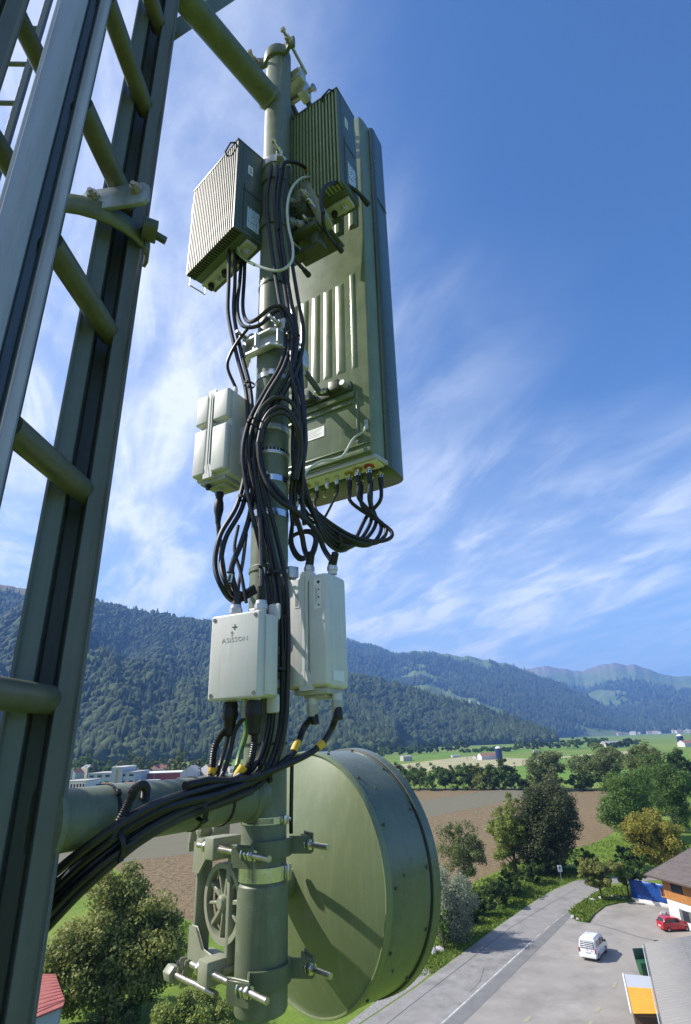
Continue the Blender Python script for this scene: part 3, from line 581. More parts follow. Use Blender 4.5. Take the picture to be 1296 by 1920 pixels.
# flat junction box with raised lettering
ABM = yawframe(R3(-.4085, 1.632, .118), (.906, -.423)); AW_, AD_, AH_ = 0.172, 0.075, 0.238
Ab = thing('junction_box', 'flat light grey junction box with raised lettering in front of the pole', 'junction box', ABM)
m = MB(ABM); m.box((AW_/2, 0.014, AH_/2), (AW_, 0.028, AH_)); m.build('lid', M_BOX, Ab, bevel=0.007, seg=3)
m = MB(ABM); m.box((AW_/2, 0.028+AD_/2, AH_/2), (AW_*0.985, AD_-0.002, AH_*0.97)); m.build('housing', M_BOX, Ab, bevel=0.008, seg=3)
m = MB(ABM); m.prism([(AW_*.99, .03), (AW_+.012, .045), (AW_+.012, .075), (AW_*.985, .09)], 0.008, AH_-.008); m.build('side_flange', M_BOX, Ab, bevel=0.004)
for x, z in ((0.013, 0.013), (AW_-0.015, 0.013), (0.013, AH_-0.013), (AW_-0.015, AH_-0.013)):
    m = MB(ABM); m.cyl((x, 0.001, z), (x, -0.0015, z), 0.0058, n=14); s = m.build('lid_screw', mat('grey_screw', (0.16, 0.155, 0.145), 0.5), Ab)
def text_mesh(body, size, ext):
    cu = bpy.data.curves.new('t', 'FONT'); cu.body = body; cu.size = size; cu.extrude = ext; cu.align_x = 'CENTER'; cu.resolution_u = 3; cu.space_character = 1.16
    o = bpy.data.objects.new('t', cu); COL.objects.link(o); dg = bpy.context.evaluated_depsgraph_get(); me = bpy.data.meshes.new_from_object(o.evaluated_get(dg)); bpy.data.objects.remove(o); return me
def place_text(name, body, size, ext, F, mt, parent):
    me = text_mesh(body, size, ext); me.transform(WM[parent].inverted() @ F); me.materials.clear(); me.materials.append(mt); return link(name, me, mt, parent)
Ft = ABM @ frame((AW_*0.51, -0.0003, AH_*0.655), (1, 0, 0), (0, 0, 1), (0, -1, 0))
lo = place_text('lettering', 'ASiSSON', 0.0185, 0.0003, Ft @ Matrix.Diagonal((1.12, 1, 1, 1)), mat('embossed_grey', (0.40, 0.40, 0.38), 0.5), Ab)
m = MB(ABM); m.lathe([(0.0022, -0.0004), (0.0038, -0.0004), (0.0038, 0.0004), (0.0022, 0.0004)], 12, o=(AW_*0.447, -0.0003, AH_*0.768), ax=(0, 1, 0)); m.box((AW_*0.447, -0.0003, AH_*0.742), (0.0016, 0.0008, 0.009)); m.build('letter_antenna', MATS['embossed_grey'], Ab)
for dx, dz in ((0, .0065), (0, -.0065), (.0065, 0), (-.0065, 0)):
    m = MB(ABM); m.cyl((AW_*.5+dx, 0.0008, AH_*.83+dz), (AW_*.5+dx, -0.0006, AH_*.83+dz), 0.0021, n=10); m.build('vent_hole', M_INK, Ab)
m = MB(ABM); m.box((AW_*.5, -0.0003, AH_*.83), (0.002, 0.0008, 0.009)); m.box((AW_*.5, -0.0005, AH_*.83), (0.009, 0.0008, 0.002)); m.build('vent_cross', M_INK, Ab)
gA = [gland(ABM, 0.050, 0.05, AH_-.004, True, Ab, 0.0175, M_ZINC, 0.036), gland(ABM, AW_-0.028, 0.045, AH_-.004, True, Ab, 0.0175, M_ZINC, 0.036)]
gAb = [gland(ABM, 0.045, 0.05, 0.004, False, Ab, 0.019, M_RUBBER, 0.03), gland(ABM, AW_-0.045, 0.05, 0.004, False, Ab, 0.019, M_RUBBER, 0.03), gland(ABM, AW_*0.50, 0.06, 0.004, False, Ab, 0.010, M_BOXD, 0.045)]
m = MB(ABM); m.cyl((AW_*.53, 0.08, AH_-.01), (AW_*.53, 0.095, AH_-.01), 0.022, n=18); m.box((AW_*.68, 0.06, AH_+.008), (0.03, 0.03, 0.02)); m.build('top_lug', M_ZINC, Ab, bevel=0.002)
for z, sgn in ((AH_+.01, 1), (-.012, -1)):
    m = MB(ABM); m.box((AW_-.01, 0.09, z), (0.04, 0.012, 0.05)); m.build('mounting_ear', M_BOX, Ab, bevel=0.006)
# struts that hold the boxes to the pole
for nm, c, e, z, lab in (('box_strut', Vector((-.35, 1.80)), None, 1.02, 'short strut fixing the left grey box to the pole'), ('box_strut', Vector((-.30, 1.68)), None, 0.22, 'short strut fixing the lettered junction box to the pole'), ('box_strut', Vector((-.16, 1.79)), None, 0.32, 'short strut fixing the ridged grey box to the pole')):
    p0 = POLE(z); p1 = R3(c.x, c.y, z); d = p1-p0; d.z = 0; d.normalize(); m = MB(); s2 = Vector((-d.y, d.x, 0)); R_ = Matrix(((d.x, s2.x, 0), (d.y, s2.y, 0), (0, 0, 1)))
    L_ = (p1-p0).length+0.03; m.box(p0+d*(L_/2+0.02), (L_-0.04, 0.035, 0.16), R_); m.lathe([(PR-.002, -.012), (PR+.004, -.012), (PR+.004, .012), (PR-.002, .012)], 32, o=p0+Vector((0, 0, .05))); m.lathe([(PR-.002, -.012), (PR+.004, -.012), (PR+.004, .012), (PR-.002, .012)], 32, o=p0-Vector((0, 0, .05)))
    tag(m.build(nm, M_ZINC, None, bevel=0.002, origin=p0), lab, 'strut')
# small angle plate with screw on the pole above the ridged box
m = MB(); pp = at(547, 1075, 1.755); m.box(pp, (0.035, 0.035, 0.04), Matrix.Rotation(0.6, 3, 'Z')); m.hexbolt(pp+Vector((-.012, -.02, .0)), (-.6, -.8, 0), 0.009, 0.014)
tag(m.build('angle_plate', M_ZINC, None, bevel=0.003, origin=pp), 'small zinc angle plate on the pole above the ridged box', 'bracket')

# ================================================================== MICROWAVE DISH
DN = Vector((0.725, 0.689, 0)).normalized(); DW = Vector((DN.y, -DN.x, 0))
DC = R3(-0.166, 2.094, -0.388); DR = 0.361
dish = thing('microwave_dish', 'round green microwave dish with deep shroud below the boxes', 'dish', frame(DC, DW, DN, (0, 0, 1)))
mb = MB(); prof = []
for i in range(17):
    r = DR*0.982*i/16; prof.append((max(r, 1e-4), -0.085*(1-(i/16)**1.8)-0.004))
mb.lathe(prof, 72, o=DC, ax=DN); mb.build('reflector_back', M_DISH, dish)
mb = MB(); mb.lathe([(DR*0.980, -.004), (DR*0.984, -.011), (DR*0.994, -.011), (DR*1.002, -.004), (DR*1.004, .004), (DR*1.004, .012), (DR*.996, .014)], 96, o=DC, ax=DN); mb.build('back_rim', M_DISH, dish)
SD = 0.192
mb = MB(); mb.lathe([(DR*0.994, .012), (DR*0.994, SD)], 96, o=DC, ax=DN); mb.build('shroud', M_SHROUD, dish)
mb = MB(); mb.lathe([(DR*0.99, SD-.004), (DR*1.012, SD-.002), (DR*1.014, SD+.03), (DR*0.99, SD+.036), (DR*.97, SD+.03)], 96, o=DC, ax=DN); mb.build('front_rim', M_SHROUD, dish)
mb = MB(); mb.lathe([(DR*0.995, SD-.010), (DR*1.003, SD-.009), (DR*1.003, SD-.003)], 96, o=DC, ax=DN); mb.build('rim_gasket', M_RUBBER, dish)
mb = MB(); mb.lathe([(DR*.975, SD+.03), (DR*.6, SD+.05), (0.0001, SD+.056)], 72, o=DC, ax=DN); mb.build('radome', mat('radome_fabric', (0.25, 0.28, 0.2), 0.7), dish)
mb = MB(); mb.lathe([(0.0001, -.10), (.035, -.10), (.04, -.09), (.04, -.07)], 32, o=DC, ax=DN); mb.build('hub', M_DISH, dish)
bmesh_ = None
for ring, h, nb, off in ((0, .03, 14, 0), (1, .07, 9, 4), (2, SD-.02, 14, 5)):
    for k in range(nb):
        q = 2*math.pi*k/nb+rad(off); dr = DW*math.cos(q)+Vector((0, 0, 1))*math.sin(q)
        p = DC+DN*h+dr*(DR*0.992)
        mb = MB(); mb.cyl(p, p+dr*0.0055, 0.005 if ring != 1 else 0.004, n=8); mb.build('rivet', M_SHROUD if ring == 1 else M_CAST, dish)
# ------------------------------------------------------------------ dish mount clamped to the pole
DF = frame(R3(PX, PY, -0.40), DW, DN, (0, 0, 1))
mnt = thing('dish_mount', 'pale green cast dish mount with spoked ring clamped beside the pole', 'bracket', DF)
cx_, cy_, cz_ = -0.116, -0.046, -0.005
m = MB(DF)
m.lathe([(.083, -.011), (.097, -.011), (.097, .011), (.083, .011), (.083, -.011)], 48, o=(cx_, cy_, cz_), ax=(0, 1, 0)); m.build('mount_ring', M_CASTG, mnt)
m = MB(DF); m.lathe([(0.0001, -.02), (.014, -.02), (.02, -.012), (.02, .02), (.0001, .02)], 20, o=(cx_, cy_, cz_), ax=(0, 1, 0)); m.build('ring_hub', M_CASTG, mnt)
for k in range(10):
    q = rad(36*k+8); a = Vector((math.cos(q), 0, math.sin(q))); b = Vector((-math.sin(q), 0, math.cos(q)))
    R_ = Matrix(((a.x, 0, b.x), (0, 1, 0), (a.z, 0, b.z))); m = MB(DF); m.box(Vector((cx_, cy_+.006, cz_))+a*0.052, (0.072, 0.022, 0.008 if k % 2 else 0.012), R_); m.build('spoke', M_CASTG, mnt, bevel=0.002, seg=1)
m = MB(DF); m.cyl((cx_-.03, .0, cz_), (cx_-.03, .235, cz_+.015), 0.045, 0.05, n=32); m.build('feed_housing', M_DISH, mnt)
m = MB(DF); m.lathe([(.070, .0), (.098, .0), (.098, .018), (.070, .018), (.070, .0)], 40, o=(cx_, -.02, cz_), ax=(0, 1, 0)); m.build('inner_ring', M_CASTG, mnt)
# frame: left upright, top and bottom arms with triangular cheeks
x0 = cx_-0.128; x1 = -PR-0.010
m = MB(DF); m.box((x0+.006, cy_-.0, cz_), (0.012, 0.05, 0.275)); m.build('upright', M_CASTG, mnt, bevel=0.004)
m = MB(DF); m.box((x1-.01, cy_+.01, cz_), (0.016, 0.045, 0.28)); m.build('pole_upright', M_CASTG, mnt, bevel=0.004)
for s, zc in ((1, .135), (-1, -.148)):
    m = MB(DF); m.box(((x0+x1)/2, cy_+.01, zc), (x1-x0+.01, 0.07, 0.016)); m.build('cross_plate', M_CASTG, mnt, bevel=0.003)
    m = MB(DF); z2 = zc; z3 = zc-s*.075
    poly = [(x0-.002, z2), (x1-.02, z2), (x1-.02, z2-s*.02), (x0+.07, z2-s*.03), (x0+.03, z3), (x0-.002, z3)]
    n = len(poly); m.add([(p[0], cy_-.034, p[1]) for p in poly]+[(p[0], cy_-.026, p[1]) for p in poly], [tuple(range(n)), tuple(reversed(range(n, 2*n)))]+[(k, (k+1) % n, n+(k+1) % n, n+k) for k in range(n)]); m.build('cheek', M_CASTG, mnt, bevel=0.002, seg=1)
    m = MB(DF); m.prism([(x1-.055, -.115), (x1-.005, -.115), (x1-.005, -.02), (x1-.055, -.05)], zc-.028, zc+.028); m.build('clamp_jaw', M_CASTG, mnt, bevel=0.005)
    # pole strap (saddle bar) and two long threaded rods
    pl = [(-.012, -.118), (.012, -.108), (.050, -.098)]
    for i in range(9):
        q = rad(-58+116*i/8); pl.append((math.cos(q)*(PR+.012), math.sin(q)*(PR+.012)))
    pl += [(.050, .098), (.012, .108), (-.012, .118)]
    pl = [(p[0]+(.035 if abs(p[1]) > .09 else 0), p[1]) for p in pl]
    m = MB(DF); m.prism(offset_poly(pl, .007), zc-.022, zc+.022); m.build('pole_strap', M_GREEN, mnt, bevel=0.0015, seg=1)
    m = MB(DF); m.prism(offset_poly([(p[0]+.011, p[1]*1.02) for p in pl[:3]], .006), zc-.03, zc+.018); m.build('strap_lug', M_GREEN, mnt, bevel=0.001, seg=1)
    m = MB(DF); m.prism(offset_poly([(p[0]+.011, p[1]*1.02) for p in pl[-3:]], .006), zc-.018, zc+.03); m.build('strap_lug', M_GREEN, mnt, bevel=0.001, seg=1)
    for sy in (-1, 1):
        y = sy*.098
        m = MB(DF); m.cyl((-.19 if sy < 0 else -.12, y, zc), (.165, y, zc), 0.0075, n=14); rodo = m.build('threaded_rod', M_ROD, mnt)
        for k in range(30):
            pass
        for xx in (.062, .080, -.15):
            m = MB(DF); m.hexbolt((xx, y, zc), (1, 0, 0), 0.0155 if xx > 0 else 0.017, 0.015); m.build('nut', M_STEEL, mnt, bevel=0.0015, seg=1)
        m = MB(DF); m.cyl((.058, y, zc), (.062, y, zc), 0.019, n=18); m.build('washer', M_STEEL, mnt)
        m = MB(DF)
        for k in range(34):
            x = -.14+.19*k/33; m.lathe([(.0075, -.001), (.0086, 0), (.0075, .001)], 12, o=(x, y, zc), ax=(1, 0, 0))
        m.build('rod_thread', M_ROD, mnt)
# fine adjustment spindle at the bottom left
m = MB(DF); m.cyl((x0-.085, -.09, -.195), (x0-.045, -.09, -.195), .022, n=6, smooth=False); m.build('adjuster_head', M_CASTG, mnt, bevel=0.002)
m = MB(DF); m.cyl((x0-.05, -.09, -.195), (-.07, -.09, -.19), .008, n=12); m.build('adjuster_spindle', M_ROD, mnt)
for dx in (-.035, -.005):
    m = MB(DF); m.box((x0+dx, -.075, -.185), (.006, .035, .075), Matrix.Rotation(rad(22), 3, 'Y')); m.build('adjuster_link', M_CASTG, mnt, bevel=0.004)
    m = MB(DF); m.cyl((x0+dx+.002, -.094, -.165), (x0+dx+.002, -.09, -.165), .007, n=12); m.build('link_hole', M_INK, mnt)
m = MB(DF); m.box((x0+.03, cy_+.02, .165), (.07, .06, .06)); m.cyl((x0+.03, -.09, .17), (x0+.03, -.03, .17), .02, n=16); m.build('pivot_lug', M_CASTG, mnt, bevel=0.01)
m = MB(DF); m.tube([(x0-.02, -.05, .19), (x0-.03, -.07, .17), (x0-.035, -.07, .13)], .013, n=10); m.hexbolt((x0-.035, -.07, .128), (0, 0, -1), .012, .02); m.build('hook', M_CASTG, mnt)
# ================================================================== CABLES
def spline(pts, sub=7):
    P = [Vector(p) for p in pts]; P = [P[0]*2-P[1]]+P+[P[-1]*2-P[-2]]; out = []
    for i in range(1, len(P)-2):
        p0, p1, p2, p3 = P[i-1:i+3]
        for k in range(sub):
            t = k/sub; t2 = t*t; t3 = t2*t
            out.append(0.5*((2*p1)+(p2-p0)*t+(2*p0-5*p1+4*p2-p3)*t2+(3*p1-p0-3*p2+p3)*t3))
    out.append(P[-2]); return out
def W3(p): return at(*p) if isinstance(p, tuple) else p
def cable(pts, r, label, group=None, m=None, name='cable', ends=(), rings=False, sub=7):
    P = spline([W3(p) for p in pts], sub); mm = m or M_CABLE
    mb = MB()
    if rings:
        Q = []; rs = []
        for i in range(len(P)-1):
            for k in range(3): Q.append(P[i].lerp(P[i+1], k/3)); 
        rs = [r*(1.0 if (i % 2) else 0.82) for i in range(len(Q))]
        mb.tube(Q, rs, n=9)
    else: mb.tube(P, r, n=9)
    o = tag(mb.build(name, mm, None, origin=P[0]), label, 'cable', group)
    for e in ends:                                        # connector sleeves at an end of the cable
        if e == 0: a, b = P[0], P[2]
        else: a, b = P[-1], P[-3]
        d = (b-a).normalized()
        s = MB(); s.cyl(a-d*0.004, a+d*0.045, r*1.55, r*1.25, n=12); s.build('boot', M_RUBBER, o)
    return o
def bundle(n, pts, r, label, group, spread=9, seed=1, m=None, dy=0.0):
    rng = random.Random(seed); obs = []
    for i in range(n):
        off = (i-(n-1)/2)*spread; ph = rng.uniform(0, 6.28); pp = []
        for j, (x, y, Y) in enumerate(pts):
            # strands swap places and stand a little apart
            w = math.sin(ph+j*0.8)*3.0
            x2 = pts[min(j+1, len(pts)-1)]; x1 = pts[max(j-1, 0)]; tx, ty = x2[0]-x1[0], x2[1]-x1[1]; l = math.hypot(tx, ty) or 1
            k = (off+w)
            pp.append((x-ty/l*k, y+tx/l*k, Y+dy*(i % 2)+0.010*math.sin(ph*2+j)))
        obs.append(cable(pp, r, label, group, m))
    return obs
GA = 'black cables running down the front of the pole'
# bundle: down the pole front and away along the lower arm
bundle(4, [(528, 312, 1.71), (520, 380, 1.715), (528, 470, 1.715), (540, 560, 1.715), (550, 625, 1.705), (540, 685, 1.69), (508, 745, 1.70), (484, 795, 1.70), (474, 850, 1.70), (484, 925, 1.70), (503, 1010, 1.70), (516, 1085, 1.70), (521, 1170, 1.69), (521, 1280, 1.69), (517, 1370, 1.69), (496, 1440, 1.68), (455, 1476, 1.63), (390, 1500, 1.55), (320, 1520, 1.45), (250, 1556, 1.39), (180, 1605, 1.36), (110, 1668, 1.36), (60, 1725, 1.37)], 0.0078,
       'black cable of the bundle running down the pole front and out along the arm', GA, 11, 4)
bundle(2, [(437, 470, 1.80), (434, 530, 1.80), (431, 590, 1.78), (446, 665, 1.76), (464, 730, 1.755), (470, 800, 1.74), (468, 880, 1.73), (452, 950, 1.71), (420, 1005, 1.68), (408, 1055, 1.66), (416, 1095, 1.645), (440, 1125, 1.69), (480, 1105, 1.712)], 0.0082,
       'black cable dropping from the left radio to the lettered box', 'cables dropping from the left radio', 10, 9)
bundle(2, [(456, 462, 1.83), (452, 520, 1.83), (448, 575, 1.80), (458, 606, 1.76), (482, 604, 1.725), (512, 578, 1.71), (537, 582, 1.70), (552, 625, 1.695), (548, 690, 1.69), (560, 760, 1.72), (566, 830, 1.76), (556, 900, 1.80)], 0.0080,
       'black cable looping from the left radio over to the right of the pole', 'cables looping across the pole', 9, 12)
bundle(3, [(558, 660, 1.74), (562, 730, 1.75), (566, 800, 1.75), (560, 870, 1.77), (556, 930, 1.80), (560, 985, 1.80)], 0.0078, 'black cable hanging in the strand right of the pole', 'cables right of the pole', 8, 21)
# loops on the pole under the silver casting
cable([(478, 800, 1.695), (492, 765, 1.69), (520, 745, 1.685), (548, 757, 1.70), (562, 800, 1.73), (560, 850, 1.75)], 0.0085, 'single cable arching highest over the pole below the silver casting', m=M_CABLE2)
for i in range(2):
    cable([(490-5*i, 830, 1.69), (494, 800-8*i, 1.685), (512, 778-10*i, 1.68), (536, 776-10*i, 1.685), (554+6*i, 800, 1.70), (560+5*i, 845, 1.74), (552+4*i, 900, 1.76)], 0.0085, 'cable of the lower pair arching over the pole', 'lower pair of cable arches', m=M_CABLE2)
# from the strand to the lower boxes
cable([(486, 845, 1.69), (496, 890, 1.69), (520, 920, 1.69), (548, 955, 1.72), (565, 1000, 1.78), (571, 1030, 1.80), gR[0]+Vector((0, 0, .012)), gR[0]], 0.0095, 'thick cable into the left gland of the ridged grey box', ends=(1,))
cable([(484, 830, 1.685), (490, 880, 1.685), (516, 930, 1.68), (556, 960, 1.72), (592, 995, 1.78), (609, 1032, 1.82), gR[1]+Vector((0, 0, .012)), gR[1]], 0.0095, 'thick cable into the right gland of the ridged grey box', ends=(1,))
cable([gRb[0]+Vector((0, 0, .02)), gRb[0], (570, 1365, 1.765), (552, 1408, 1.72), (515, 1442, 1.67), (470, 1466, 1.61), (400, 1492, 1.52), (330, 1508, 1.43), (265, 1535, 1.38), (200, 1582, 1.35), (130, 1640, 1.35), (70, 1705, 1.37)], 0.0095, 'thick cable from the left underside of the ridged box along the arm', ends=(0,))
cable([gRb[1]+Vector((0, 0, .02)), gRb[1], (622, 1365, 1.78), (594, 1403, 1.74), (540, 1432, 1.68), (480, 1455, 1.61), (420, 1470, 1.56), (330, 1494, 1.43), (262, 1522, 1.35), (205, 1558, 1.31), (140, 1606, 1.31), (80, 1655, 1.35)], 0.0095, 'thick cable from the right underside of the ridged box along the arm', ends=(0,))
for nm, pts in (('left', [(559, 1390, 1.735), (551, 1409, 1.719)]), ('right', [(606, 1393, 1.752), (595, 1402, 1.741)])):
    a, b = W3(pts[0]), W3(pts[1]); m = MB(); m.cyl(a, b, 0.0116, n=12); tag(m.build('cable_marker', M_YEL, None, origin=a), 'yellow marker tape on the %s cable below the ridged box' % nm, 'marker')
# lettered box: upper and lower cables
cable([gA[0], gA[0]+Vector((.002, 0, .03)), (434, 1068, 1.66), (452, 1020, 1.685), (470, 960, 1.71), (474, 900, 1.72), (470, 840, 1.73)], 0.0092, 'cable with white tag rising from the left gland of the lettered box', ends=(0,))
cable([gA[1], gA[1]+Vector((0, 0, .03)), (491, 1055, 1.66), (490, 1000, 1.68), (484, 930, 1.695), (476, 860, 1.69)], 0.0092, 'cable with white tag rising from the right gland of the lettered box', ends=(0,))
for px, py, lab in ((431, 1084, 'white cable tag above the left gland of the lettered box'), (492, 1072, 'white cable tag above the right gland of the lettered box')):
    c = at(px, py, 1.645); m = MB(); R_ = Matrix.Rotation(rad(10 if px < 450 else 0), 3, 'Y'); m.box(c, (0.016, 0.003, 0.040), R_); t_ = tag(m.build('cable_tag', M_LABEL, None, bevel=0.001, origin=c, seg=1), lab, 'tag')
    m = MB(); m.box(c-Vector((0, .0022, 0)), (0.006, 0.0006, 0.02), R_); m.build('tag_print', M_INK, t_)
    for s in (-1, 1):
        m = MB(); m.box(c+R_ @ Vector((0, -.001, s*.017)), (0.024, 0.008, 0.005), R_); m.build('tag_tie', M_RUBBER, t_)
cable([gAb[0]+Vector((0, 0, .01)), gAb[0]+Vector((-.002, 0, -.03)), (405, 1395, 1.64), (398, 1440, 1.64), (392, 1480, 1.62), (380, 1500, 1.58)], 0.0105, 'ribbed conduit from the left underside of the lettered box', rings=True, ends=(0,))
cable([gAb[1]+Vector((0, 0, .01)), gAb[1]+Vector((0, 0, -.03)), (477, 1395, 1.62), (466, 1438, 1.62), (438, 1462, 1.58), (390, 1464, 1.52), (345, 1474, 1.45)], 0.0105, 'ribbed conduit from the right underside of the lettered box', rings=True, ends=(0,))
for g, lab in ((gAb[0], 'fat black shrink boot under the left of the lettered box'), (gAb[1], 'fat black shrink boot under the right of the lettered box')):
    m = MB(); m.lathe([(0.0001, 0), (.020, 0), (.021, -.022), (.024, -.034), (.021, -.046), (.018, -.05), (.0165, -.085), (.012, -.09), (0.0001, -.09)], 18, o=g+Vector((0, 0, .026))); tag(m.build('shrink_boot', M_RUBBER, None, origin=g), lab, 'boot')
cable([gAb[2], (441, 1370, 1.65), (432, 1410, 1.65), (418, 1450, 1.63), (395, 1490, 1.57)], 0.0062, 'thin grey-black lead from the middle underside of the lettered box')
cable([(432, 1330, 1.66), (428, 1380, 1.67), (414, 1430, 1.66), (400, 1480, 1.60)], 0.0065, 'thin lead hanging just behind the left ribbed conduit')
cable([(455, 1320, 1.70), (462, 1370, 1.70), (448, 1420, 1.69), (438, 1470, 1.64)], 0.0075, 'green-yellow earth wire down the pole behind the conduits', m=M_EARTHG)
for k, (px, py, Y) in enumerate(((400, 1448, 1.64), (457, 1446, 1.605))):
    a = at(px, py-9, Y); b = at(px-(3 if k == 0 else 12), py+9, Y); m = MB(); m.cyl(a, b, 0.0122, n=12); tag(m.build('cable_marker', M_YEL, None, origin=a), 'yellow marker sleeve on the %s ribbed conduit' % ('left', 'right')[k], 'marker')
# left grey box
g = gL[0]; m = MB(); m.lathe([(0.0001, .01), (.013, .01), (.0135, -.01), (.0165, -.02), (.0175, -.045), (.015, -.06), (.0115, -.075), (.009, -.10), (0.0001, -.10)], 16, o=g); tag(m.build('shrink_boot', M_RUBBER, None, origin=g), 'long black shrink boot under the crossed-groove box', 'boot')
cable([g+Vector((0, 0, -.09)), (412, 1010, 1.82), (418, 1060, 1.79), (424, 1090, 1.74), (440, 1110, 1.712)], 0.0085, 'cable from the shrink boot under the crossed-groove box')
cable([gL2, (427, 690, 1.78), (432, 665, 1.77), (450, 635, 1.755), (470, 610, 1.74)], 0.0065, 'thin cable rising from the top of the crossed-groove box')
cable([(447, 985, 1.72), (440, 1030, 1.71), (452, 1075, 1.69), (462, 1130, 1.675)], 0.0058, 'thin lead falling behind the tagged cables to the lettered box')
cable([(462, 1000, 1.71), (456, 1050, 1.71), (447, 1100, 1.70), (446, 1150, 1.70)], 0.006, 'thin grey lead hanging above the lettered box', m=mat('grey_cable', (0.10, 0.10, 0.095), 0.5))
# antenna connectors: jumpers sweeping round under the antenna to the pole
GJ = 'black jumper cables sweeping under the antenna'
big = [i for i, (x, y) in enumerate(CONN) if x > .08]
for k, i in enumerate(big):
    p = CONN_W[i]; d = k-2.5
    cable([p+Vector((0, 0, .012)), p+Vector((0, 0, -.045)), p+Vector((-.004*d, 0, -.10)), (710-9*d, 982-5*d, 2.08+.008*d), (690-11*d, 1012-1*d+(k%3)*4, 2.03), (652-6*d, 1020+5*d, 1.97-.01*(k%2)), (612-2*d, 994+6*d, 1.90), (582+3*d, 954+5*d, 1.84), (566+3*d, 915, 1.80), (556+2.5*d, 860, 1.78), (556+2.2*d, 780, 1.755), (556+2*d, 700, 1.745)], 0.0080,
          'black jumper cable sweeping from the antenna underside to the pole', GJ, ends=(0,))
for k, i in enumerate((1, 4, 6)):
    p = CONN_W[i]
    cable([p+Vector((0, 0, .012)), p+Vector((0, 0, -.03)), p+Vector((-.01, -.02, -.07)), (606-4*k, 975+6*k, 1.93), (580, 965+8*k, 1.85), (560, 935, 1.80)], 0.0052, ('thin control lead leaving the antenna underside nearest the pole', 'thin control lead leaving the second port of the antenna underside', 'thin control lead leaving the middle of the antenna underside')[k], ends=(0,))
# slack loops right of the pole above the ridged box
for k in range(2):
    cable([(548, 985, 1.86), (545+3*k, 1020, 1.86), (560+3*k, 1048-4*k, 1.85), (582+4*k, 1040, 1.85), (591+3*k, 1010, 1.86), (578+2*k, 998-3*k, 1.87), (552, 1003, 1.88), (540, 1020, 1.88)], 0.0072, 'slack cable loop right of the pole above the ridged box', 'slack loops above the ridged box', m=M_CABLE2)
# radio jumpers at the top
cable([(527, 318, 1.71), (533, 305, 1.705), (552, 304, 1.72), (575, 316, 1.80), (592, 332, 1.86)], 0.0082, 'black cable arching from the pole clamp towards the antenna radio')
m = MB(); m.cyl(at(573, 315, 1.795), at(583, 323, 1.83), 0.0105, n=12); tag(m.build('cable_marker', M_YEL, None, origin=at(573, 315, 1.795)), 'yellow sleeve on the cable beside the top pole clamp', 'marker')
cable([(606, 400, 1.72), (602, 372, 1.70), (612, 348, 1.70), (640, 343, 1.74), (668, 358, 1.80), (690, 383, 1.86)], 0.0088, 'thick jumper arching below the antenna radio', ends=(1,))
cable([(606, 395, 1.72), (607, 420, 1.75), (618, 445, 1.82), (640, 470, 1.90)], 0.0085, 'thick jumper dropping to the antenna back below the radio', ends=(1,))
cable([(545, 480, 1.80), (560, 495, 1.86), (578, 515, 1.95)], 0.009, 'short jumper plugged into the antenna back beside the pole', ends=(1,))
cable([(528, 318, 1.705), (523, 345, 1.70), (520, 385, 1.705), (522, 430, 1.71)], 0.006, 'thin glossy lead hugging the pole below the top clamp')
cable([(446, 462, 1.78), (452, 480, 1.77), (478, 496, 1.73), (520, 508, 1.69), (546, 492, 1.69), (549, 462, 1.70), (541, 425, 1.70), (539, 385, 1.70), (548, 352, 1.72), (566, 334, 1.76), (584, 332, 1.82)], 0.0058, 'pale sleeved earth wire curving across the pole from the left radio', m=M_EARTH)
cable([(443, 455, 1.79), (447, 474, 1.775), (462, 488, 1.75), (478, 497, 1.728)], 0.0062, 'green end of the earth wire under the left radio', m=M_EARTHG)
cable([AM @ Vector((.208, -.012, .16)), AM @ Vector((.205, -.022, .13)), AM @ Vector((.16, -.03, .105)), (640, 857, 1.93), (600, 866, 1.90), (572, 888, 1.86), (560, 925, 1.82), (557, 950, 1.80)], 0.0052, 'pale earth wire arching across the lower back of the antenna', m=M_EARTH)
# cable lead down behind the pole to the dish
cable([(548, 1420, 1.84), (547, 1470, 1.845), (546, 1530, 1.85), (546, 1562, 1.86)], 0.006, 'thin cable hanging between the pole and the dish')
# short wiggling conduit rising over the arm
cable([(205, 1575, 1.33), (235, 1520, 1.33), (250, 1485, 1.34), (264, 1472, 1.37), (274, 1478, 1.40), (272, 1500, 1.42)], 0.0105, 'ribbed conduit bending up over the lower arm', rings=True)
bundle(2, [(470, 1478, 1.63), (400, 1506, 1.54), (330, 1535, 1.45), (260, 1574, 1.40), (200, 1620, 1.38), (140, 1672, 1.38), (80, 1735, 1.39)], 0.0105, 'thick ribbed cable lowest in the bunch along the arm', 'lowest cables along the arm', 10, 31, m=M_CABLE2)
# cable ties along the bunch and round the arm
def tie_loop(c, ax, r, label, w=0.008, tail=None):
    m = MB(); ax = Vector(ax).normalized(); m.lathe([(r, -w/2), (r+.002, -w/2), (r+.002, w/2), (r, w/2), (r, -w/2)], 28, o=c, ax=ax)
    o = tag(m.build('cable_tie', M_RUBBER, None, origin=c), label, 'cable tie')
    d = Vector(tail or (0, -1, 0)).normalized(); d = (d-ax*d.dot(ax)).normalized(); s = ax.cross(d); m = MB(); m.M = frame(c+d*(r+.004), s, d, ax); m.box((0, 0, 0), (.013, .009, .011)); m.build('tie_head', M_RUBBER, o, bevel=0.001, seg=1)
for t, lab in ((0.42, 'middle'), (0.27, 'right-hand'), (0.80, 'left-hand')):
    c = POLE(-0.133)+ARM_D*(0.625*t); tie_loop(c, ARM_D, 0.0615, '%s black tie round the lower arm' % lab, tail=(0.3, -.6, .6))
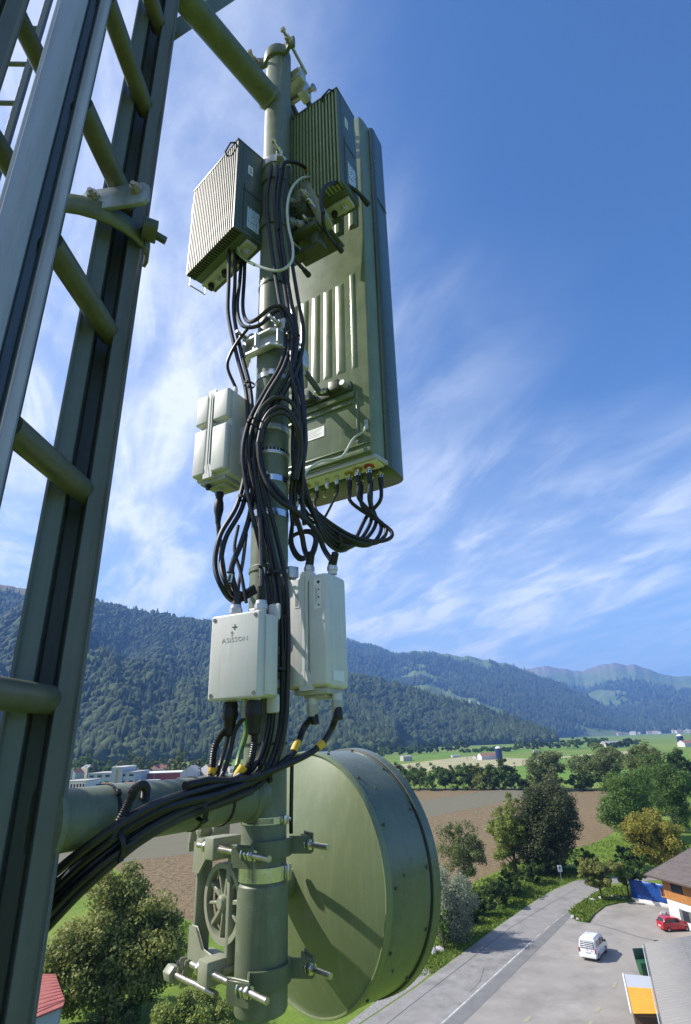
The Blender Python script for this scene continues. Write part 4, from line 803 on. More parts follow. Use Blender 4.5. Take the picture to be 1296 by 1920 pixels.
for px, py, Y, r, lab in ((212, 1578, 1.37, .036, 'broad black tie gathering the cable bunch near the mast leg'), (372, 1512, 1.52, .033, 'black tie gathering the cable bunch halfway along the arm'), (497, 1446, 1.665, .024, 'black tie gathering the cables where they leave the pole')):
    a = at(px-20, py+12, Y-.02); b = at(px+20, py-12, Y+.02); tie_loop(at(px, py, Y), (b-a), r, lab, w=0.011, tail=(0, -.5, -1))
tie_loop(at(634, 1013, 1.935), (.8, .35, .3), .024, 'black tie holding the swept jumper bunch under the antenna', w=.01, tail=(0, -1, .6))
for px, py, Y, r, lab in ((478, 792, 1.70, .026, 'black tie on the cable strands left of the arches'), (549, 632, 1.70, .028, 'black tie on the strands beside the silver casting'), (468, 722, 1.755, .018, 'black tie on the radio cables beside the crossed-groove box'), (517, 1075, 1.70, .026, 'black tie on the strands above the lettered box'), (521, 1255, 1.69, .026, 'black tie on the strands right of the lettered box'), (458, 935, 1.715, .02, 'tie with pale head on the cables below the crossed-groove box')):
    tie_loop(at(px, py, Y), (0.05, 0, 1), r, lab, tail=(-.4, -1, 0))
# ================================================================== GROUND, FIELDS, ROAD
def land_mat(name, c1, c2, scale, c3=None, scale3=0.02, bump=0.0, bscale=2.0, bdist=0.1, rough=0.95, thr=(0.35, 0.65), stretch=None, rot=0.0):
    m = bpy.data.materials.new(name); m.use_nodes = True; nt = m.node_tree; N = nt.nodes.new; L = nt.links.new; b = nt.nodes['Principled BSDF']
    b.inputs['Roughness'].default_value = rough; b.inputs['Specular IOR Level'].default_value = 0.2
    tc = N('ShaderNodeTexCoord'); mp = N('ShaderNodeMapping'); L(tc.outputs['Object'], mp.inputs[0])
    if stretch: mp.inputs['Scale'].default_value = stretch; mp.inputs['Rotation'].default_value = (0, 0, rot)
    def nz(s, d=6):
        n = N('ShaderNodeTexNoise'); n.inputs['Scale'].default_value = s; n.inputs['Detail'].default_value = d; n.inputs['Roughness'].default_value = 0.65; L(mp.outputs[0], n.inputs['Vector']); return n.outputs[0]
    def mr(v, a, bb):
        n = N('ShaderNodeMapRange'); n.inputs[1].default_value = a; n.inputs[2].default_value = bb; L(v, n.inputs[0]); return n.outputs[0]
    mx = N('ShaderNodeMix'); mx.data_type = 'RGBA'; L(mr(nz(scale), *thr), mx.inputs[0]); mx.inputs[6].default_value = (*c1, 1); mx.inputs[7].default_value = (*c2, 1); o = mx.outputs[2]
    if c3:
        m2 = N('ShaderNodeMix'); m2.data_type = 'RGBA'; L(mr(nz(scale3, 4), 0.45, 0.62), m2.inputs[0]); L(o, m2.inputs[6]); m2.inputs[7].default_value = (*c3, 1); o = m2.outputs[2]
    L(o, b.inputs['Base Color'])
    if bump:
        bp = N('ShaderNodeBump'); bp.inputs['Strength'].default_value = bump; bp.inputs['Distance'].default_value = bdist; L(nz(bscale), bp.inputs['Height']); L(bp.outputs[0], b.inputs['Normal'])
    MATS[name] = m; return m
G_GRASS = land_mat('meadow_grass', (0.085, 0.15, 0.018), (0.16, 0.235, 0.03), 0.35, (0.19, 0.24, 0.05), 0.012, bump=0.6, bscale=2.2, bdist=0.25)
G_PLOW = land_mat('ploughed_soil', (0.115, 0.082, 0.042), (0.275, 0.205, 0.115), 0.9, (0.21, 0.155, 0.08), 0.035, bump=1.0, bscale=1.3, bdist=0.5)
G_GREY = land_mat('harrowed_soil', (0.125, 0.115, 0.075), (0.19, 0.17, 0.115), 0.8, (0.15, 0.145, 0.095), 0.05, bump=0.5, bscale=2.0, bdist=0.15, stretch=(0.25, 2.2, 1), rot=rad(-12))
G_ASPH = land_mat('old_asphalt', (0.19, 0.182, 0.168), (0.30, 0.288, 0.27), 0.55, (0.26, 0.248, 0.23), 0.10, bump=0.25, bscale=9, bdist=0.02, rough=0.85)
G_YARD = land_mat('yard_asphalt', (0.21, 0.195, 0.172), (0.35, 0.325, 0.29), 0.28, (0.30, 0.275, 0.245), 0.09, bump=0.25, bscale=7, bdist=0.02, rough=0.85, thr=(0.3, 0.7))
G_GRAVEL = land_mat('gravel', (0.20, 0.19, 0.17), (0.34, 0.33, 0.30), 3.5, bump=1.0, bscale=5, bdist=0.06)
G_VERGE = land_mat('verge_grass', (0.05, 0.10, 0.014), (0.12, 0.19, 0.025), 0.7, (0.15, 0.17, 0.04), 0.15, bump=1.0, bscale=3.5, bdist=0.35)
G_PALE = land_mat('stubble', (0.30, 0.28, 0.15), (0.40, 0.37, 0.21), 0.05)
G_LGREEN = land_mat('fresh_meadow', (0.10, 0.19, 0.022), (0.14, 0.24, 0.035), 0.04)
M_PAINT = mat('road_paint', (0.60, 0.60, 0.58), 0.7, col2=(0.27, 0.265, 0.255), vscale=1.2, thr=(0.40, 0.66))
M_YPAINT = mat('faded_yellow_paint', (0.38, 0.33, 0.2), 0.8, col2=(0.28, 0.26, 0.225), vscale=3.0, thr=(0.4, 0.7))
def sheet(name, px, z, m, kind='structure', zref=0.0, world=False):
    P = [Vector(p) for p in px] if world else [gnd(x, y, zref) for x, y in px]
    bm = bmesh.new(); vs = [bm.verts.new((p.x, p.y, z)) for p in P]; f = bm.faces.new(vs); bm.normal_update()
    if f.normal.z < 0: f.normal_flip()
    bmesh.ops.triangulate(bm, faces=bm.faces[:]); me = bpy.data.meshes.new(name); bm.to_mesh(me); bm.free()
    o = link(name, me, m)
    if kind: o['kind'] = kind
    return o
def radial_ground():
    rs = [0, 30, 80, 200, 500, 1200, 2500, 5000, 9000, 12500]; n = 64; V = [(0, 0, 0)]; 
    for r in rs[1:]:
        for k in range(n): q = 2*math.pi*k/n; V.append((r*math.cos(q), r*math.sin(q), 0))
    me = bpy.data.meshes.new('ground'); F = [(0, 1+k, 1+(k+1) % n) for k in range(n)]
    for i in range(len(rs)-2):
        for k in range(n): a = 1+i*n; F.append((a+k, a+n+k, a+n+(k+1) % n, a+(k+1) % n))
    me.from_pydata(V, [], F); o = link('ground', me, G_GRASS); o['kind'] = 'structure'
radial_ground()
sheet('ploughed_field', [(20, 1530), (400, 1492), (640, 1480), (900, 1477), (1142, 1480), (1152, 1560), (1110, 1583), (1000, 1606), (905, 1645), (820, 1690), (640, 1740), (388, 1742), (300, 1700), (205, 1618), (20, 1606)], 0.012, G_PLOW)
sheet('harrowed_strip', [(20, 1566), (370, 1545), (780, 1502), (935, 1480.5), (1000, 1479), (1110, 1481.5), (950, 1502), (800, 1534), (380, 1598), (150, 1627), (20, 1636)], 0.022, G_GREY)
sheet('stubble_field', [(720, 1437), (880, 1418), (1000, 1423), (1180, 1408), (1190, 1414), (960, 1438), (800, 1446)], 0.05, G_PALE)
sheet('fresh_meadow', [(930, 1448), (1020, 1425), (1110, 1416), (1290, 1411), (1290, 1430), (1100, 1462), (960, 1468)], 0.10, G_LGREEN)
sheet('far_meadow', [(740, 1420), (900, 1405), (1000, 1404), (1150, 1396), (1170, 1402), (880, 1413), (740, 1430)], 0.12, G_LGREEN)
RL = [(480, 2060), (640, 1945), (780, 1852), (939, 1734), (1000, 1692), (1040, 1668), (1078, 1652), (1130, 1646), (1260, 1640)]
RR = [(1260, 1648), (1150, 1657), (1120, 1668), (1095, 1685), (1062, 1709), (1015, 1749), (820, 1926), (690, 2060)]
sheet('yard', [(1064, 1708), (1015, 1747), (820, 1922), (680, 2060), (1500, 2060), (1500, 1715), (1296, 1690), (1200, 1668), (1110, 1668)], 0.016, G_YARD)
sheet('road', RL+RR, 0.024, G_ASPH)
sheet('gutter', [(1066, 1709), (1020, 1749), (826, 1926), (700, 2060), (760, 2060), (862, 1926), (1040, 1751), (1072, 1716)], 0.029, land_mat('gutter_asphalt', (0.16, 0.158, 0.155), (0.20, 0.198, 0.19), 0.5))
sheet('gravel_verge', [(480, 2075), (560, 1990), (690, 1890), (760, 1835), (800, 1815), (812, 1822), (778, 1850), (640, 1942), (500, 2040)], 0.020, G_GRAVEL)
sheet('roadside_grass', [(700, 1870), (800, 1780), (900, 1690), (990, 1640), (1055, 1628), (1110, 1632), (1078, 1650), (1040, 1666), (1000, 1690), (939, 1732), (812, 1826), (760, 1838)], 0.012, G_VERGE)
def strip(name, line, w, z, m, label=None, world=False, kind='structure'):
    P = [gnd(x, y) for x, y in line]; V = []; F = []
    for i, p in enumerate(P):
        t = (P[min(i+1, len(P)-1)]-P[max(i-1, 0)]).normalized(); s = Vector((-t.y, t.x, 0)); V += [(p+s*w/2).to_tuple()[:2]+(z,), (p-s*w/2).to_tuple()[:2]+(z,)]
    for i in range(len(P)-1): F.append((2*i+1, 2*i, 2*i+2, 2*i+3))
    me = bpy.data.meshes.new(name); me.from_pydata(V, [], F); fixn(me); o = link(name, me, m)
    if kind: o['kind'] = kind
    return o
strip('road_line', [(700, 2040), (828, 1920), (930, 1827), (1000, 1763)], 0.16, 0.034, M_PAINT)
for a, b in (((1004, 1759), (1014, 1750)), ((1020, 1745), (1031, 1736)), ((1037, 1731), (1048, 1723)), ((1052, 1719), (1062, 1712))): strip('road_line', [a, b], 0.10, 0.034, M_PAINT)
M_TAR = mat('tar_seam', (0.05, 0.05, 0.05), 0.7)
strip('tar_seam', [(640, 1990), (760, 1893), (860, 1816), (960, 1738), (1040, 1690), (1080, 1668)], 0.07, 0.032, M_TAR)
strip('tar_seam', [(1114, 1732), (1160, 1745), (1200, 1758), (1228, 1764)], 0.10, 0.032, M_TAR)
for a, b in (((1150, 1852), (1156, 1842)), ((1118, 1898), (1126, 1890)), ((984, 1917), (994, 1907)), ((1102, 1930), (1110, 1915))): strip('parking_mark', [a, b], 0.30, 0.032, M_YPAINT)
for k, ln in enumerate(([(880, 1862), (900, 1842), (908, 1815)],)): strip('tar_seam', ln, 0.035, 0.036+.001*k, M_TAR)
# drain cover
m = MB(); c = gnd(1232, 1765); m.cyl(c+Vector((0, 0, .034)), c+Vector((0, 0, .042)), 0.38, n=20); tag(m.build('drain_cover', M_TAR, None, origin=c), 'round dark drain cover in the yard near the red car', 'drain cover')
# grass island between road and yard, with its kerb
ISL = [(1066, 1711), (1080, 1699), (1098, 1687), (1122, 1672), (1150, 1664), (1200, 1660), (1235, 1668), (1210, 1690), (1160, 1694), (1135, 1700), (1116, 1715), (1104, 1731), (1080, 1727)]
P = [gnd(x, y) for x, y in ISL]; cI = sum(P, Vector())/len(P)
m = MB(); n = len(P); m.add([(p.x, p.y, 0.016) for p in P]+[(p.x, p.y, 0.13) for p in P], [(k, (k+1) % n, n+(k+1) % n, n+k) for k in range(n)]+[tuple(range(n, 2*n))]); o = m.build('grass_island', G_VERGE, None); o['kind'] = 'structure'
rng = random.Random(8); M_STONE = mat('boulder', (0.36, 0.35, 0.33), 0.85, var=0.25, vscale=3, bump=0.6, bscale=4, bdist=0.05)
def rock_mesh(seed, n=2):
    bm = bmesh.new(); bmesh.ops.create_icosphere(bm, subdivisions=n, radius=0.5); r = random.Random(seed); o = Vector((r.uniform(0, 99), r.uniform(0, 99), 0))
    for v in bm.verts: v.co *= 1+0.45*mnoise.noise(v.co*2.2+o); v.co.z *= 0.7
    me = bpy.data.meshes.new('stone'); bm.to_mesh(me); bm.free(); me.materials.append(M_STONE); return me
rocks = [rock_mesh(k) for k in range(3)]
ROCKS = [(1112, 1690, .9, 'pale boulder at the roadside end of the grass island beside the apple tree'), (1075, 1722, .8, 'stone on the corner tip of the grass island'), (1084, 1726, .6, 'smaller stone next to the corner stone of the grass island'), (1150, 1683, .8, 'white stone on the yard side of the grass island below the apple tree'), (1160, 1686, .7, 'grey stone between the two apple trees'), (1170, 1687, .6, 'stone on the rim of the island under the right apple tree'), (1127, 1687, .9, 'dark round stone against the left apple tree trunk'), (795, 1795, 1.0, 'grey boulder on the verge right of the dish'), (812, 1787, 1.3, 'upright pale stone post on the verge right of the dish'), (826, 1783, 1.2, 'brown boulder under the ivy on the verge'), (1245, 1715, 1.1, 'dark rock at the foot of the house wall')]
for i, (x, y, s, lab) in enumerate(ROCKS):
    o = bpy.data.objects.new('stone', rocks[i % 3]); COL.objects.link(o); o.location = gnd(x, y)+Vector((0, 0, .14 if 1060 < x < 1200 else 0.1)); o.scale = (s, s*rng.uniform(.7, 1), s*(1.5 if 'post' in lab else 1)); o.rotation_euler = (0, 0, rng.uniform(0, 6)); tag(o, lab, 'stone', 'stones along the verge and the island')
# ================================================================== NOISE AND MOUNTAINS
def _h(ix, iy, s):
    a = (ix.astype(np.int64)*374761393+iy.astype(np.int64)*668265263+s*2147483647) & 0xffffffff
    a = ((a ^ (a >> 13))*1274126177) & 0xffffffff; return ((a ^ (a >> 16)) & 0xffff)/65535.0
def vnoise(x, y, s=0):
    ix = np.floor(x); iy = np.floor(y); fx = x-ix; fy = y-iy; fx = fx*fx*(3-2*fx); fy = fy*fy*(3-2*fy)
    return (_h(ix, iy, s)*(1-fx)+_h(ix+1, iy, s)*fx)*(1-fy)+(_h(ix, iy+1, s)*(1-fx)+_h(ix+1, iy+1, s)*fx)*fy
def fbm(x, y, s=0, o=5, g=0.5):
    a = 1.0; t = 0; w = 0
    for k in range(o): t = t+a*vnoise(x, y, s+k*17); w += a; a *= g; x = x*2.03+5.2; y = y*2.03+1.7
    return t/w
class Mountain:
    def __init__(s, az, el, rf, rc, seed, ravine, rough, power=1.0, back=1.25):
        s.az, s.el = az, el; s.rf, s.rc = rf, rc; s.seed, s.ravine, s.rough, s.power, s.back = seed, ravine, rough, power, back
    def z(s, a, t):
        el = np.interp(a, s.az, s.el); rf = np.interp(a, s.rf[0], s.rf[1]); rc = np.interp(a, s.rc[0], s.rc[1])
        el = el+0.55*(fbm(a*1.1, a*0, s.seed+3, 5, 0.6)-0.5)
        hc = np.tan(np.radians(el))*rc+CAM_H
        r = rf+(rc-rf)*t; x = r*np.sin(np.radians(a)); y = r*np.cos(np.radians(a))
        tt = np.clip(t, 0, 1); base = tt**s.power
        back = np.where(t > 1, np.maximum(0, 1-(t-1)*2.2), 1.0)
        env = np.clip(tt*(1-tt)*4, 0, 1)*np.where(t > 1, 0, 1)
        rv = 1-np.abs(2*fbm(a*0.16+0.6*fbm(x/900, y/900, s.seed+5), t*1.6, s.seed+9, 3)-1)     # spurs and ravines down the slope
        z = hc*(base*back+env*s.ravine*(rv-0.72))
        z = z+env*s.rough*(fbm(x/420, y/420, s.seed, 6)-0.5)*hc+(fbm(x/60, y/60, s.seed+2, 3)-0.5)*10*np.clip(tt*6, 0, 1)
        return x, y, np.maximum(z, -0.5)
    def mesh(s, name, nA, nR, mask):
        a = np.linspace(s.az[0], s.az[-1], nA); t = np.concatenate([np.linspace(0, 1, nR), np.linspace(1.03, s.back, 8)]); A, T = np.meshgrid(a, t, indexing='ij')
        x, y, z = s.z(A.ravel(), T.ravel()); n2 = len(t); z = np.where(T.ravel() == 0, -0.5, z)
        i = np.arange(nA-1)[:, None]*n2+np.arange(n2-1)[None, :]; i = i.ravel(); F = np.stack([i, i+n2, i+n2+1, i+1], 1)
        return npmesh(name, np.stack([x, y, z], 1), F, True, {'forest': mask(x, y, z, T.ravel())})
def hill_mat(name, forest, grass, grass2, alp, zlo, zhi, sc):
    m = bpy.data.materials.new(name); m.use_nodes = True; nt = m.node_tree; N = nt.nodes.new; L = nt.links.new; b = nt.nodes['Principled BSDF']; b.inputs['Roughness'].default_value = 1.0; b.inputs['Specular IOR Level'].default_value = 0.05
    tc = N('ShaderNodeTexCoord'); at_ = N('ShaderNodeAttribute'); at_.attribute_name = 'forest'
    def nz(s): n = N('ShaderNodeTexNoise'); n.inputs['Scale'].default_value = s; n.inputs['Detail'].default_value = 8; n.inputs['Roughness'].default_value = .65; L(tc.outputs['Object'], n.inputs['Vector']); return n.outputs[0]
    def mix(f, a, c):
        mx = N('ShaderNodeMix'); mx.data_type = 'RGBA'; L(f, mx.inputs[0])
        for i, v in ((6, a), (7, c)):
            if isinstance(v, tuple): mx.inputs[i].default_value = (*v, 1)
            else: L(v, mx.inputs[i])
        return mx.outputs[2]
    def mr(v, a, c): n = N('ShaderNodeMapRange'); n.inputs[1].default_value = a; n.inputs[2].default_value = c; L(v, n.inputs[0]); return n.outputs[0]
    g = mix(mr(nz(sc), .4, .62), grass, grass2); sp = N('ShaderNodeSeparateXYZ'); L(tc.outputs['Object'], sp.inputs[0])
    ad = N('ShaderNodeMath'); ad.operation = 'MULTIPLY_ADD'; L(nz(sc*.7), ad.inputs[0]); ad.inputs[1].default_value = (zhi-zlo)*1.2; L(sp.outputs[2], ad.inputs[2])
    g = mix(mr(ad.outputs[0], zlo+(zhi-zlo)*.6, zhi+(zhi-zlo)*.6), g, alp)
    fo = mix(mr(nz(sc*6), .35, .7), forest, tuple(c*1.7 for c in forest))
    L(mix(mr(at_.outputs['Fac'], .35, .65), g, fo), b.inputs['Base Color'])
    bp = N('ShaderNodeBump'); bp.inputs['Strength'].default_value = 1; bp.inputs['Distance'].default_value = 9; L(nz(sc*9), bp.inputs['Height']); L(bp.outputs[0], b.inputs['Normal'])
    return m
def mask1(x, y, z, t): return np.clip((fbm(x/260, y/260, 71, 4)-0.25)*9+0.5, 0, 1)*np.clip((0.91+0.05*(fbm(x/300, y/300, 79, 3)-.5)-t)*22, 0, 1)
def mask1b(x, y, z, t): return np.clip((fbm(x/300, y/300, 75, 4)-0.40)*9+0.5, 0, 1)
def mask2(x, y, z, t): return np.clip((fbm(x/650, y/650, 72, 5)-0.40-0.12*np.clip((0.35-t)*4, 0, 1))*12+0.5, 0, 1)*np.clip((0.93-t)*10, 0, 1)
def mask3(x, y, z, t): return np.clip((fbm(x/900, y/900, 73, 5)-0.47-0.08*np.clip((0.3-t)*4, 0, 1))*12+0.5, 0, 1)*np.clip((0.72-t)*8, 0, 1)
MT1 = Mountain([-56, -45, -33, -25.4, -14.4, -9, -5, 0, 6], [15.0, 14.6, 13.9, 12.9, 11.5, 10.2, 8.2, 4.2, .2], ([-56, 0, 6], [900, 1250, 1350]), ([-56, -33, -14, 0, 6], [3900, 3800, 3500, 2300, 1900]), 11, 0.34, 0.22, 1.12)
MT1B = Mountain([-14, -7, -.5, 4, 8, 12, 16, 18.5], [7.2, 7.0, 6.0, 4.9, 3.5, 2.4, .9, -.5], ([-14, 18.5], [1500, 2000]), ([-14, 0, 18.5], [2700, 2500, 2350]), 31, 0.34, 0.20, 0.85)
MT2 = Mountain([-20, -10, -4, -.6, 1.5, 4.2, 7.6, 10, 12.7, 15, 17.5, 21.8, 23.6, 25, 26.5], [9.5, 9.8, 9.4, 9.75, 9.1, 8.2, 8.0, 7.6, 7.0, 6.4, 5.3, 3.2, 1.7, .5, -.4], ([-20, 10, 26.5], [3000, 3100, 4600]), ([-20, 0, 18, 26.5], [6800, 6600, 6200, 5600]), 52, 0.13, 0.14, 0.92)
MT3 = Mountain([6, 14, 17.5, 19, 21, 22.3, 23.5, 24.8, 26.0, 27.2, 28.5, 30.3, 34, 42, 52], [4.5, 5.6, 5.9, 5.9, 5.35, 5.4, 5.65, 5.75, 5.5, 5.0, 4.5, 4.1, 3.9, 4.6, 5], ([6, 52], [4700, 4700]), ([6, 52], [9600, 9300]), 83, 0.05, 0.16, 1.25)
HM1 = hill_mat('near_forest_slope', (0.022, 0.038, 0.012), (0.10, 0.14, 0.03), (0.13, 0.16, 0.04), (0.23, 0.19, 0.10), 800, 900, 0.008)
HM2 = hill_mat('far_forest_slope', (0.020, 0.034, 0.014), (0.11, 0.17, 0.035), (0.17, 0.20, 0.07), (0.21, 0.18, 0.11), 980, 1100, 0.004)
HM3 = hill_mat('distant_alpine_slope', (0.022, 0.036, 0.016), (0.12, 0.18, 0.04), (0.18, 0.21, 0.08), (0.23, 0.20, 0.14), 760, 900, 0.003)
for nm, mt, msk, hm, nA, nR in (('mountain_near', MT1, mask1, HM1, 420, 150), ('hill_spur', MT1B, mask1b, HM1, 300, 90), ('mountain_middle', MT2, mask2, HM2, 420, 150), ('mountain_far', MT3, mask3, HM3, 360, 130)):
    o = link(nm, mt.mesh(nm, nA, nR, msk), hm); o['kind'] = 'structure'
# ------------------------------------------------------------------ forest on the slopes
def ico():
    bm = bmesh.new(); bmesh.ops.create_icosphere(bm, subdivisions=1, radius=1.0); V = np.array([v.co[:] for v in bm.verts]); F = np.array([[v.index for v in f.verts] for f in bm.faces]); bm.free(); return V, F
ICV, ICF = ico()
CONV = np.array([(0, 0, 1.5)]+[(math.cos(q)*.62, math.sin(q)*.62, -.7) for q in np.arange(6)*math.pi/3]+[(0, 0, -.8)]); CONF = np.array([(0, 1+k, 1+(k+1) % 6) for k in range(6)]+[(7, 1+(k+1) % 6, 1+k) for k in range(6)])
def scatter_forest(name, label, mt, msk, n, azr, tr, size, seed, c1, c2, conifer=0.4):
    r = np.random.default_rng(seed); a = r.uniform(azr[0], azr[1], n); t = r.uniform(tr[0], tr[1], n)
    x, y, z = mt.z(a, t); k = r.random(n) < msk(x, y, z, t)*1.0; x, y, z = x[k], y[k], z[k]; a = a[k]
    cl = fbm(x/160, y/160, seed+4, 3); con = (r.random(len(x)) < conifer*2*cl)
    Vs = []; Fs = []; At = []; base = 0
    for flag, BV, BF in ((False, ICV, ICF), (True, CONV, CONF)):
        idx = np.where(con == flag)[0]; m = len(idx); s = size*(0.55+0.9*r.random(m)**1.4); hh = s*(r.uniform(.8, 1.25, m) if not flag else r.uniform(.9, 1.4, m))
        jit = 1+r.uniform(-.28, .28, (m, len(BV), 1)); P = BV[None]*jit; q = r.uniform(0, 6.28, m); c, sn = np.cos(q)[:, None], np.sin(q)[:, None]
        X = (P[..., 0]*c-P[..., 1]*sn)*s[:, None]+x[idx, None]; Y = (P[..., 0]*sn+P[..., 1]*c)*s[:, None]+y[idx, None]; Z = P[..., 2]*hh[:, None]+z[idx, None]+hh[:, None]*.55
        Vs.append(np.stack([X, Y, Z], -1).reshape(-1, 3)); Fs.append((BF[None]+(np.arange(m)*len(BV))[:, None, None]).reshape(-1, 3)+base); base += m*len(BV)
        v = np.clip(cl[idx]*.6+.4*r.random(m)-(.3 if flag else 0), 0, 1); At.append(np.repeat(v, len(BV)))
    me = npmesh(name, np.concatenate(Vs), np.concatenate(Fs), False, {'v': np.concatenate(At)})
    o = link(name, me, leafmat(name+'_leaf', c1, c2, 0.0, 0.9)); return tag(o, label, 'forest', kind='stuff')
scatter_forest('forest', 'mixed forest covering the slope of the near mountain at left', MT1, mask1, 26000, (-37, 4), (0, .93), 11.5, 5, (0.014, 0.028, 0.010), (0.085, 0.112, 0.032))
scatter_forest('forest', 'dark wooded spur sloping down to the valley floor right of the pole', MT1B, mask1b, 12000, (-8, 18.5), (0, 1.02), 10.5, 6, (0.013, 0.025, 0.009), (0.048, 0.074, 0.021))
scatter_forest('forest', 'far blue forest on the middle mountain flank', MT2, mask2, 22000, (-4, 26), (.02, .95), 17, 7, (0.02, 0.035, 0.014), (0.05, 0.075, 0.024), .7)
scatter_forest('forest', 'hazy forest patches on the farthest mountain', MT3, mask3, 9000, (12, 34), (.0, .75), 22, 8, (0.022, 0.036, 0.016), (0.05, 0.075, 0.026), .6)

# ================================================================== TREES
def leaf_arrays(C, rc, per, size, r, droop=0.0, up=0.35):
    n = len(C); N = n*per; c = np.repeat(C, per, 0); rr = np.repeat(rc, per)
    d = r.normal(size=(N, 3)); d /= np.linalg.norm(d, axis=1)[:, None]; rad_ = rr*(r.random(N)**0.45)
    p = c+d*rad_[:, None]*np.array([1, 1, .8]); 
    if droop: p[:, 2] -= droop*r.random(N)*rr
    nrm = d*.9+r.normal(size=(N, 3))*.6+np.array([0, 0, up]); nrm /= np.linalg.norm(nrm, axis=1)[:, None]
    t = np.cross(nrm, r.normal(size=(N, 3))); t /= np.linalg.norm(t, axis=1)[:, None]; b = np.cross(nrm, t)
    s = size*1.12*(0.6+0.8*r.random(N))[:, None]
    V = np.stack([p-t*s*.55, p-b*s*.36+nrm*s*.08, p+t*s*.55, p+b*s*.36-nrm*s*.06], 1).reshape(-1, 3)
    F = np.arange(N*4).reshape(-1, 4); v = np.clip(np.repeat(r.random(n), per)*.55+r.random(N)*.45, 0, 1)
    return V, F, np.repeat(v, 4)
def make_crown(seed, rx, ry, rz, z0, ncl, per, size, shape='round', clr=0.30, droop=0.0):
    r = np.random.default_rng(seed); n = ncl
    NL = 9; ld = r.normal(size=(NL, 3)); ld /= np.linalg.norm(ld, axis=1)[:, None]; lc = ld*(0.30+0.26*r.random((NL, 1))); lr = 0.34+0.22*r.random(NL); lc[0] = 0; lr[0] = .6
    li = r.integers(0, NL, n); d = r.normal(size=(n, 3)); d /= np.linalg.norm(d, axis=1)[:, None]; q = r.random(n)**0.30
    C = lc[li]+d*(q*lr[li])[:, None]
    if shape == 'cone': k = 1.18-0.62*(C[:, 2]+1)/2; C[:, 0] *= k; C[:, 1] *= k
    if shape == 'broad': k = 0.7+0.5*np.clip((C[:, 2]+.6), 0, 1); C[:, 0] *= k; C[:, 1] *= k
    C = C*np.array([rx, ry, rz])*1.2+np.array([0, 0, z0]); C[:, 2] = np.maximum(C[:, 2], 0.04*rz); rc = clr*min(rx, rz)*(0.45+.6*r.random(n))
    return C, leaf_arrays(C, rc, per, size, r, droop)
M_BARK = mat('bark', (0.085, 0.065, 0.045), 0.9, var=0.3, vscale=6, bump=0.8, bscale=12, bdist=0.03)
TREES = {
 'walnut': leafmat('walnut_leaf', (0.095, 0.135, 0.024), (0.351, 0.351, 0.101)),
 'green': leafmat('green_leaf', (0.054, 0.115, 0.022), (0.176, 0.270, 0.061)),
 'dark': leafmat('dark_leaf', (0.035, 0.068, 0.016), (0.108, 0.169, 0.041)),
 'copper': leafmat('copper_leaf', (0.030, 0.042, 0.014), (0.10, 0.115, 0.044), .2),
 'lime': leafmat('lime_leaf', (0.135, 0.189, 0.034), (0.297, 0.338, 0.081)),
 'silver': leafmat('silver_leaf', (0.176, 0.216, 0.135), (0.365, 0.392, 0.270)),
 'yellow': leafmat('yellow_leaf', (0.15, 0.17, 0.03), (0.46, 0.39, 0.075)),
 'olive': leafmat('olive_leaf', (0.085, 0.125, 0.035), (0.22, 0.245, 0.09)),
}
def tree(name, label, px, base, top, wpx, kind, seed, cat='tree', group=None, shape='round', ncl=70, per=90, size=None, trunk=0.25, droop=0.0, zsq=None, root=None):
    g = gnd(px, base) if root is None else root; tp = at(px, top, g.y); H_ = max(tp.z-g.z, 1.0); dp = depth(g+Vector((0, 0, H_*.5))); R_ = wpx*dp/FPX/2*1.10
    t = thing(name, label, cat, Matrix.Translation(g), group)
    z1 = H_*(trunk if shape == 'broad' else trunk*.15); rz = (H_-z1)/2; zc = z1+rz; sz = size or max(0.16, dp*0.0032)
    far_ = g.y > 190; C, (V, F, v) = make_crown(seed, R_, R_, rz, zc, int(ncl*1.25), per if far_ else int(per*1.7), sz if far_ else sz*.72, shape, droop=droop)
    me = npmesh('crown', V, F, False, {'v': v}); link('crown', me, TREES[kind], t)
    mb = MB(Matrix.Translation(g)); r0 = max(.05, H_*.022); top_z = zc+rz*.35; pts = [Vector((0, 0, -.1))]; rng = random.Random(seed)
    for k in range(1, 6): pts.append(Vector((rng.uniform(-.03, .03)*R_*k*.5, rng.uniform(-.03, .03)*R_*k*.5, top_z*k/5)))
    mb.tube(pts, [r0*1.35]+[r0*(1-.16*k) for k in range(1, 6)], n=8); mb.build('trunk', M_BARK, t)
    idx = sorted(range(len(C)), key=lambda i: -np.linalg.norm(C[i]-np.array([0, 0, zc])))[:40:5]
    for i in idx:
        c = Vector(C[i]); h = min(max(c.z-np.hypot(c.x, c.y)*.7, z1*.7), top_z*.95); s = Vector((0, 0, h)); mid = s.lerp(c, .5)+Vector((0, 0, .04*H_))
        mb = MB(Matrix.Translation(g)); mb.tube([s, mid, c], [r0*.5, r0*.33, r0*.12], n=6); mb.build('limb', M_BARK, t)
    return t
tree('walnut_tree', 'big walnut tree in front of the ploughed field at lower left', 200, 1915, 1640, 200, 'walnut', 3, ncl=280, per=150, size=.36, trunk=.02, shape='round')
tree('round_shrub', 'bright green bushy tree at the bottom edge below the dish mount', 352, 2010, 1836, 175, 'lime', 5, ncl=110, per=150, size=.26, trunk=.08)
tree('shrub', 'small shrub in the shadow between the walnut tree and the green bush', 240, 1925, 1868, 80, 'green', 6, ncl=40, per=90, size=.25, trunk=.05)
tree('willow_tree', 'silvery willow tree on the road verge right of the dish', 853, 1762, 1588, 100, 'silver', 7, ncl=110, per=150, size=.24, trunk=.12, droop=1.2, shape='round')
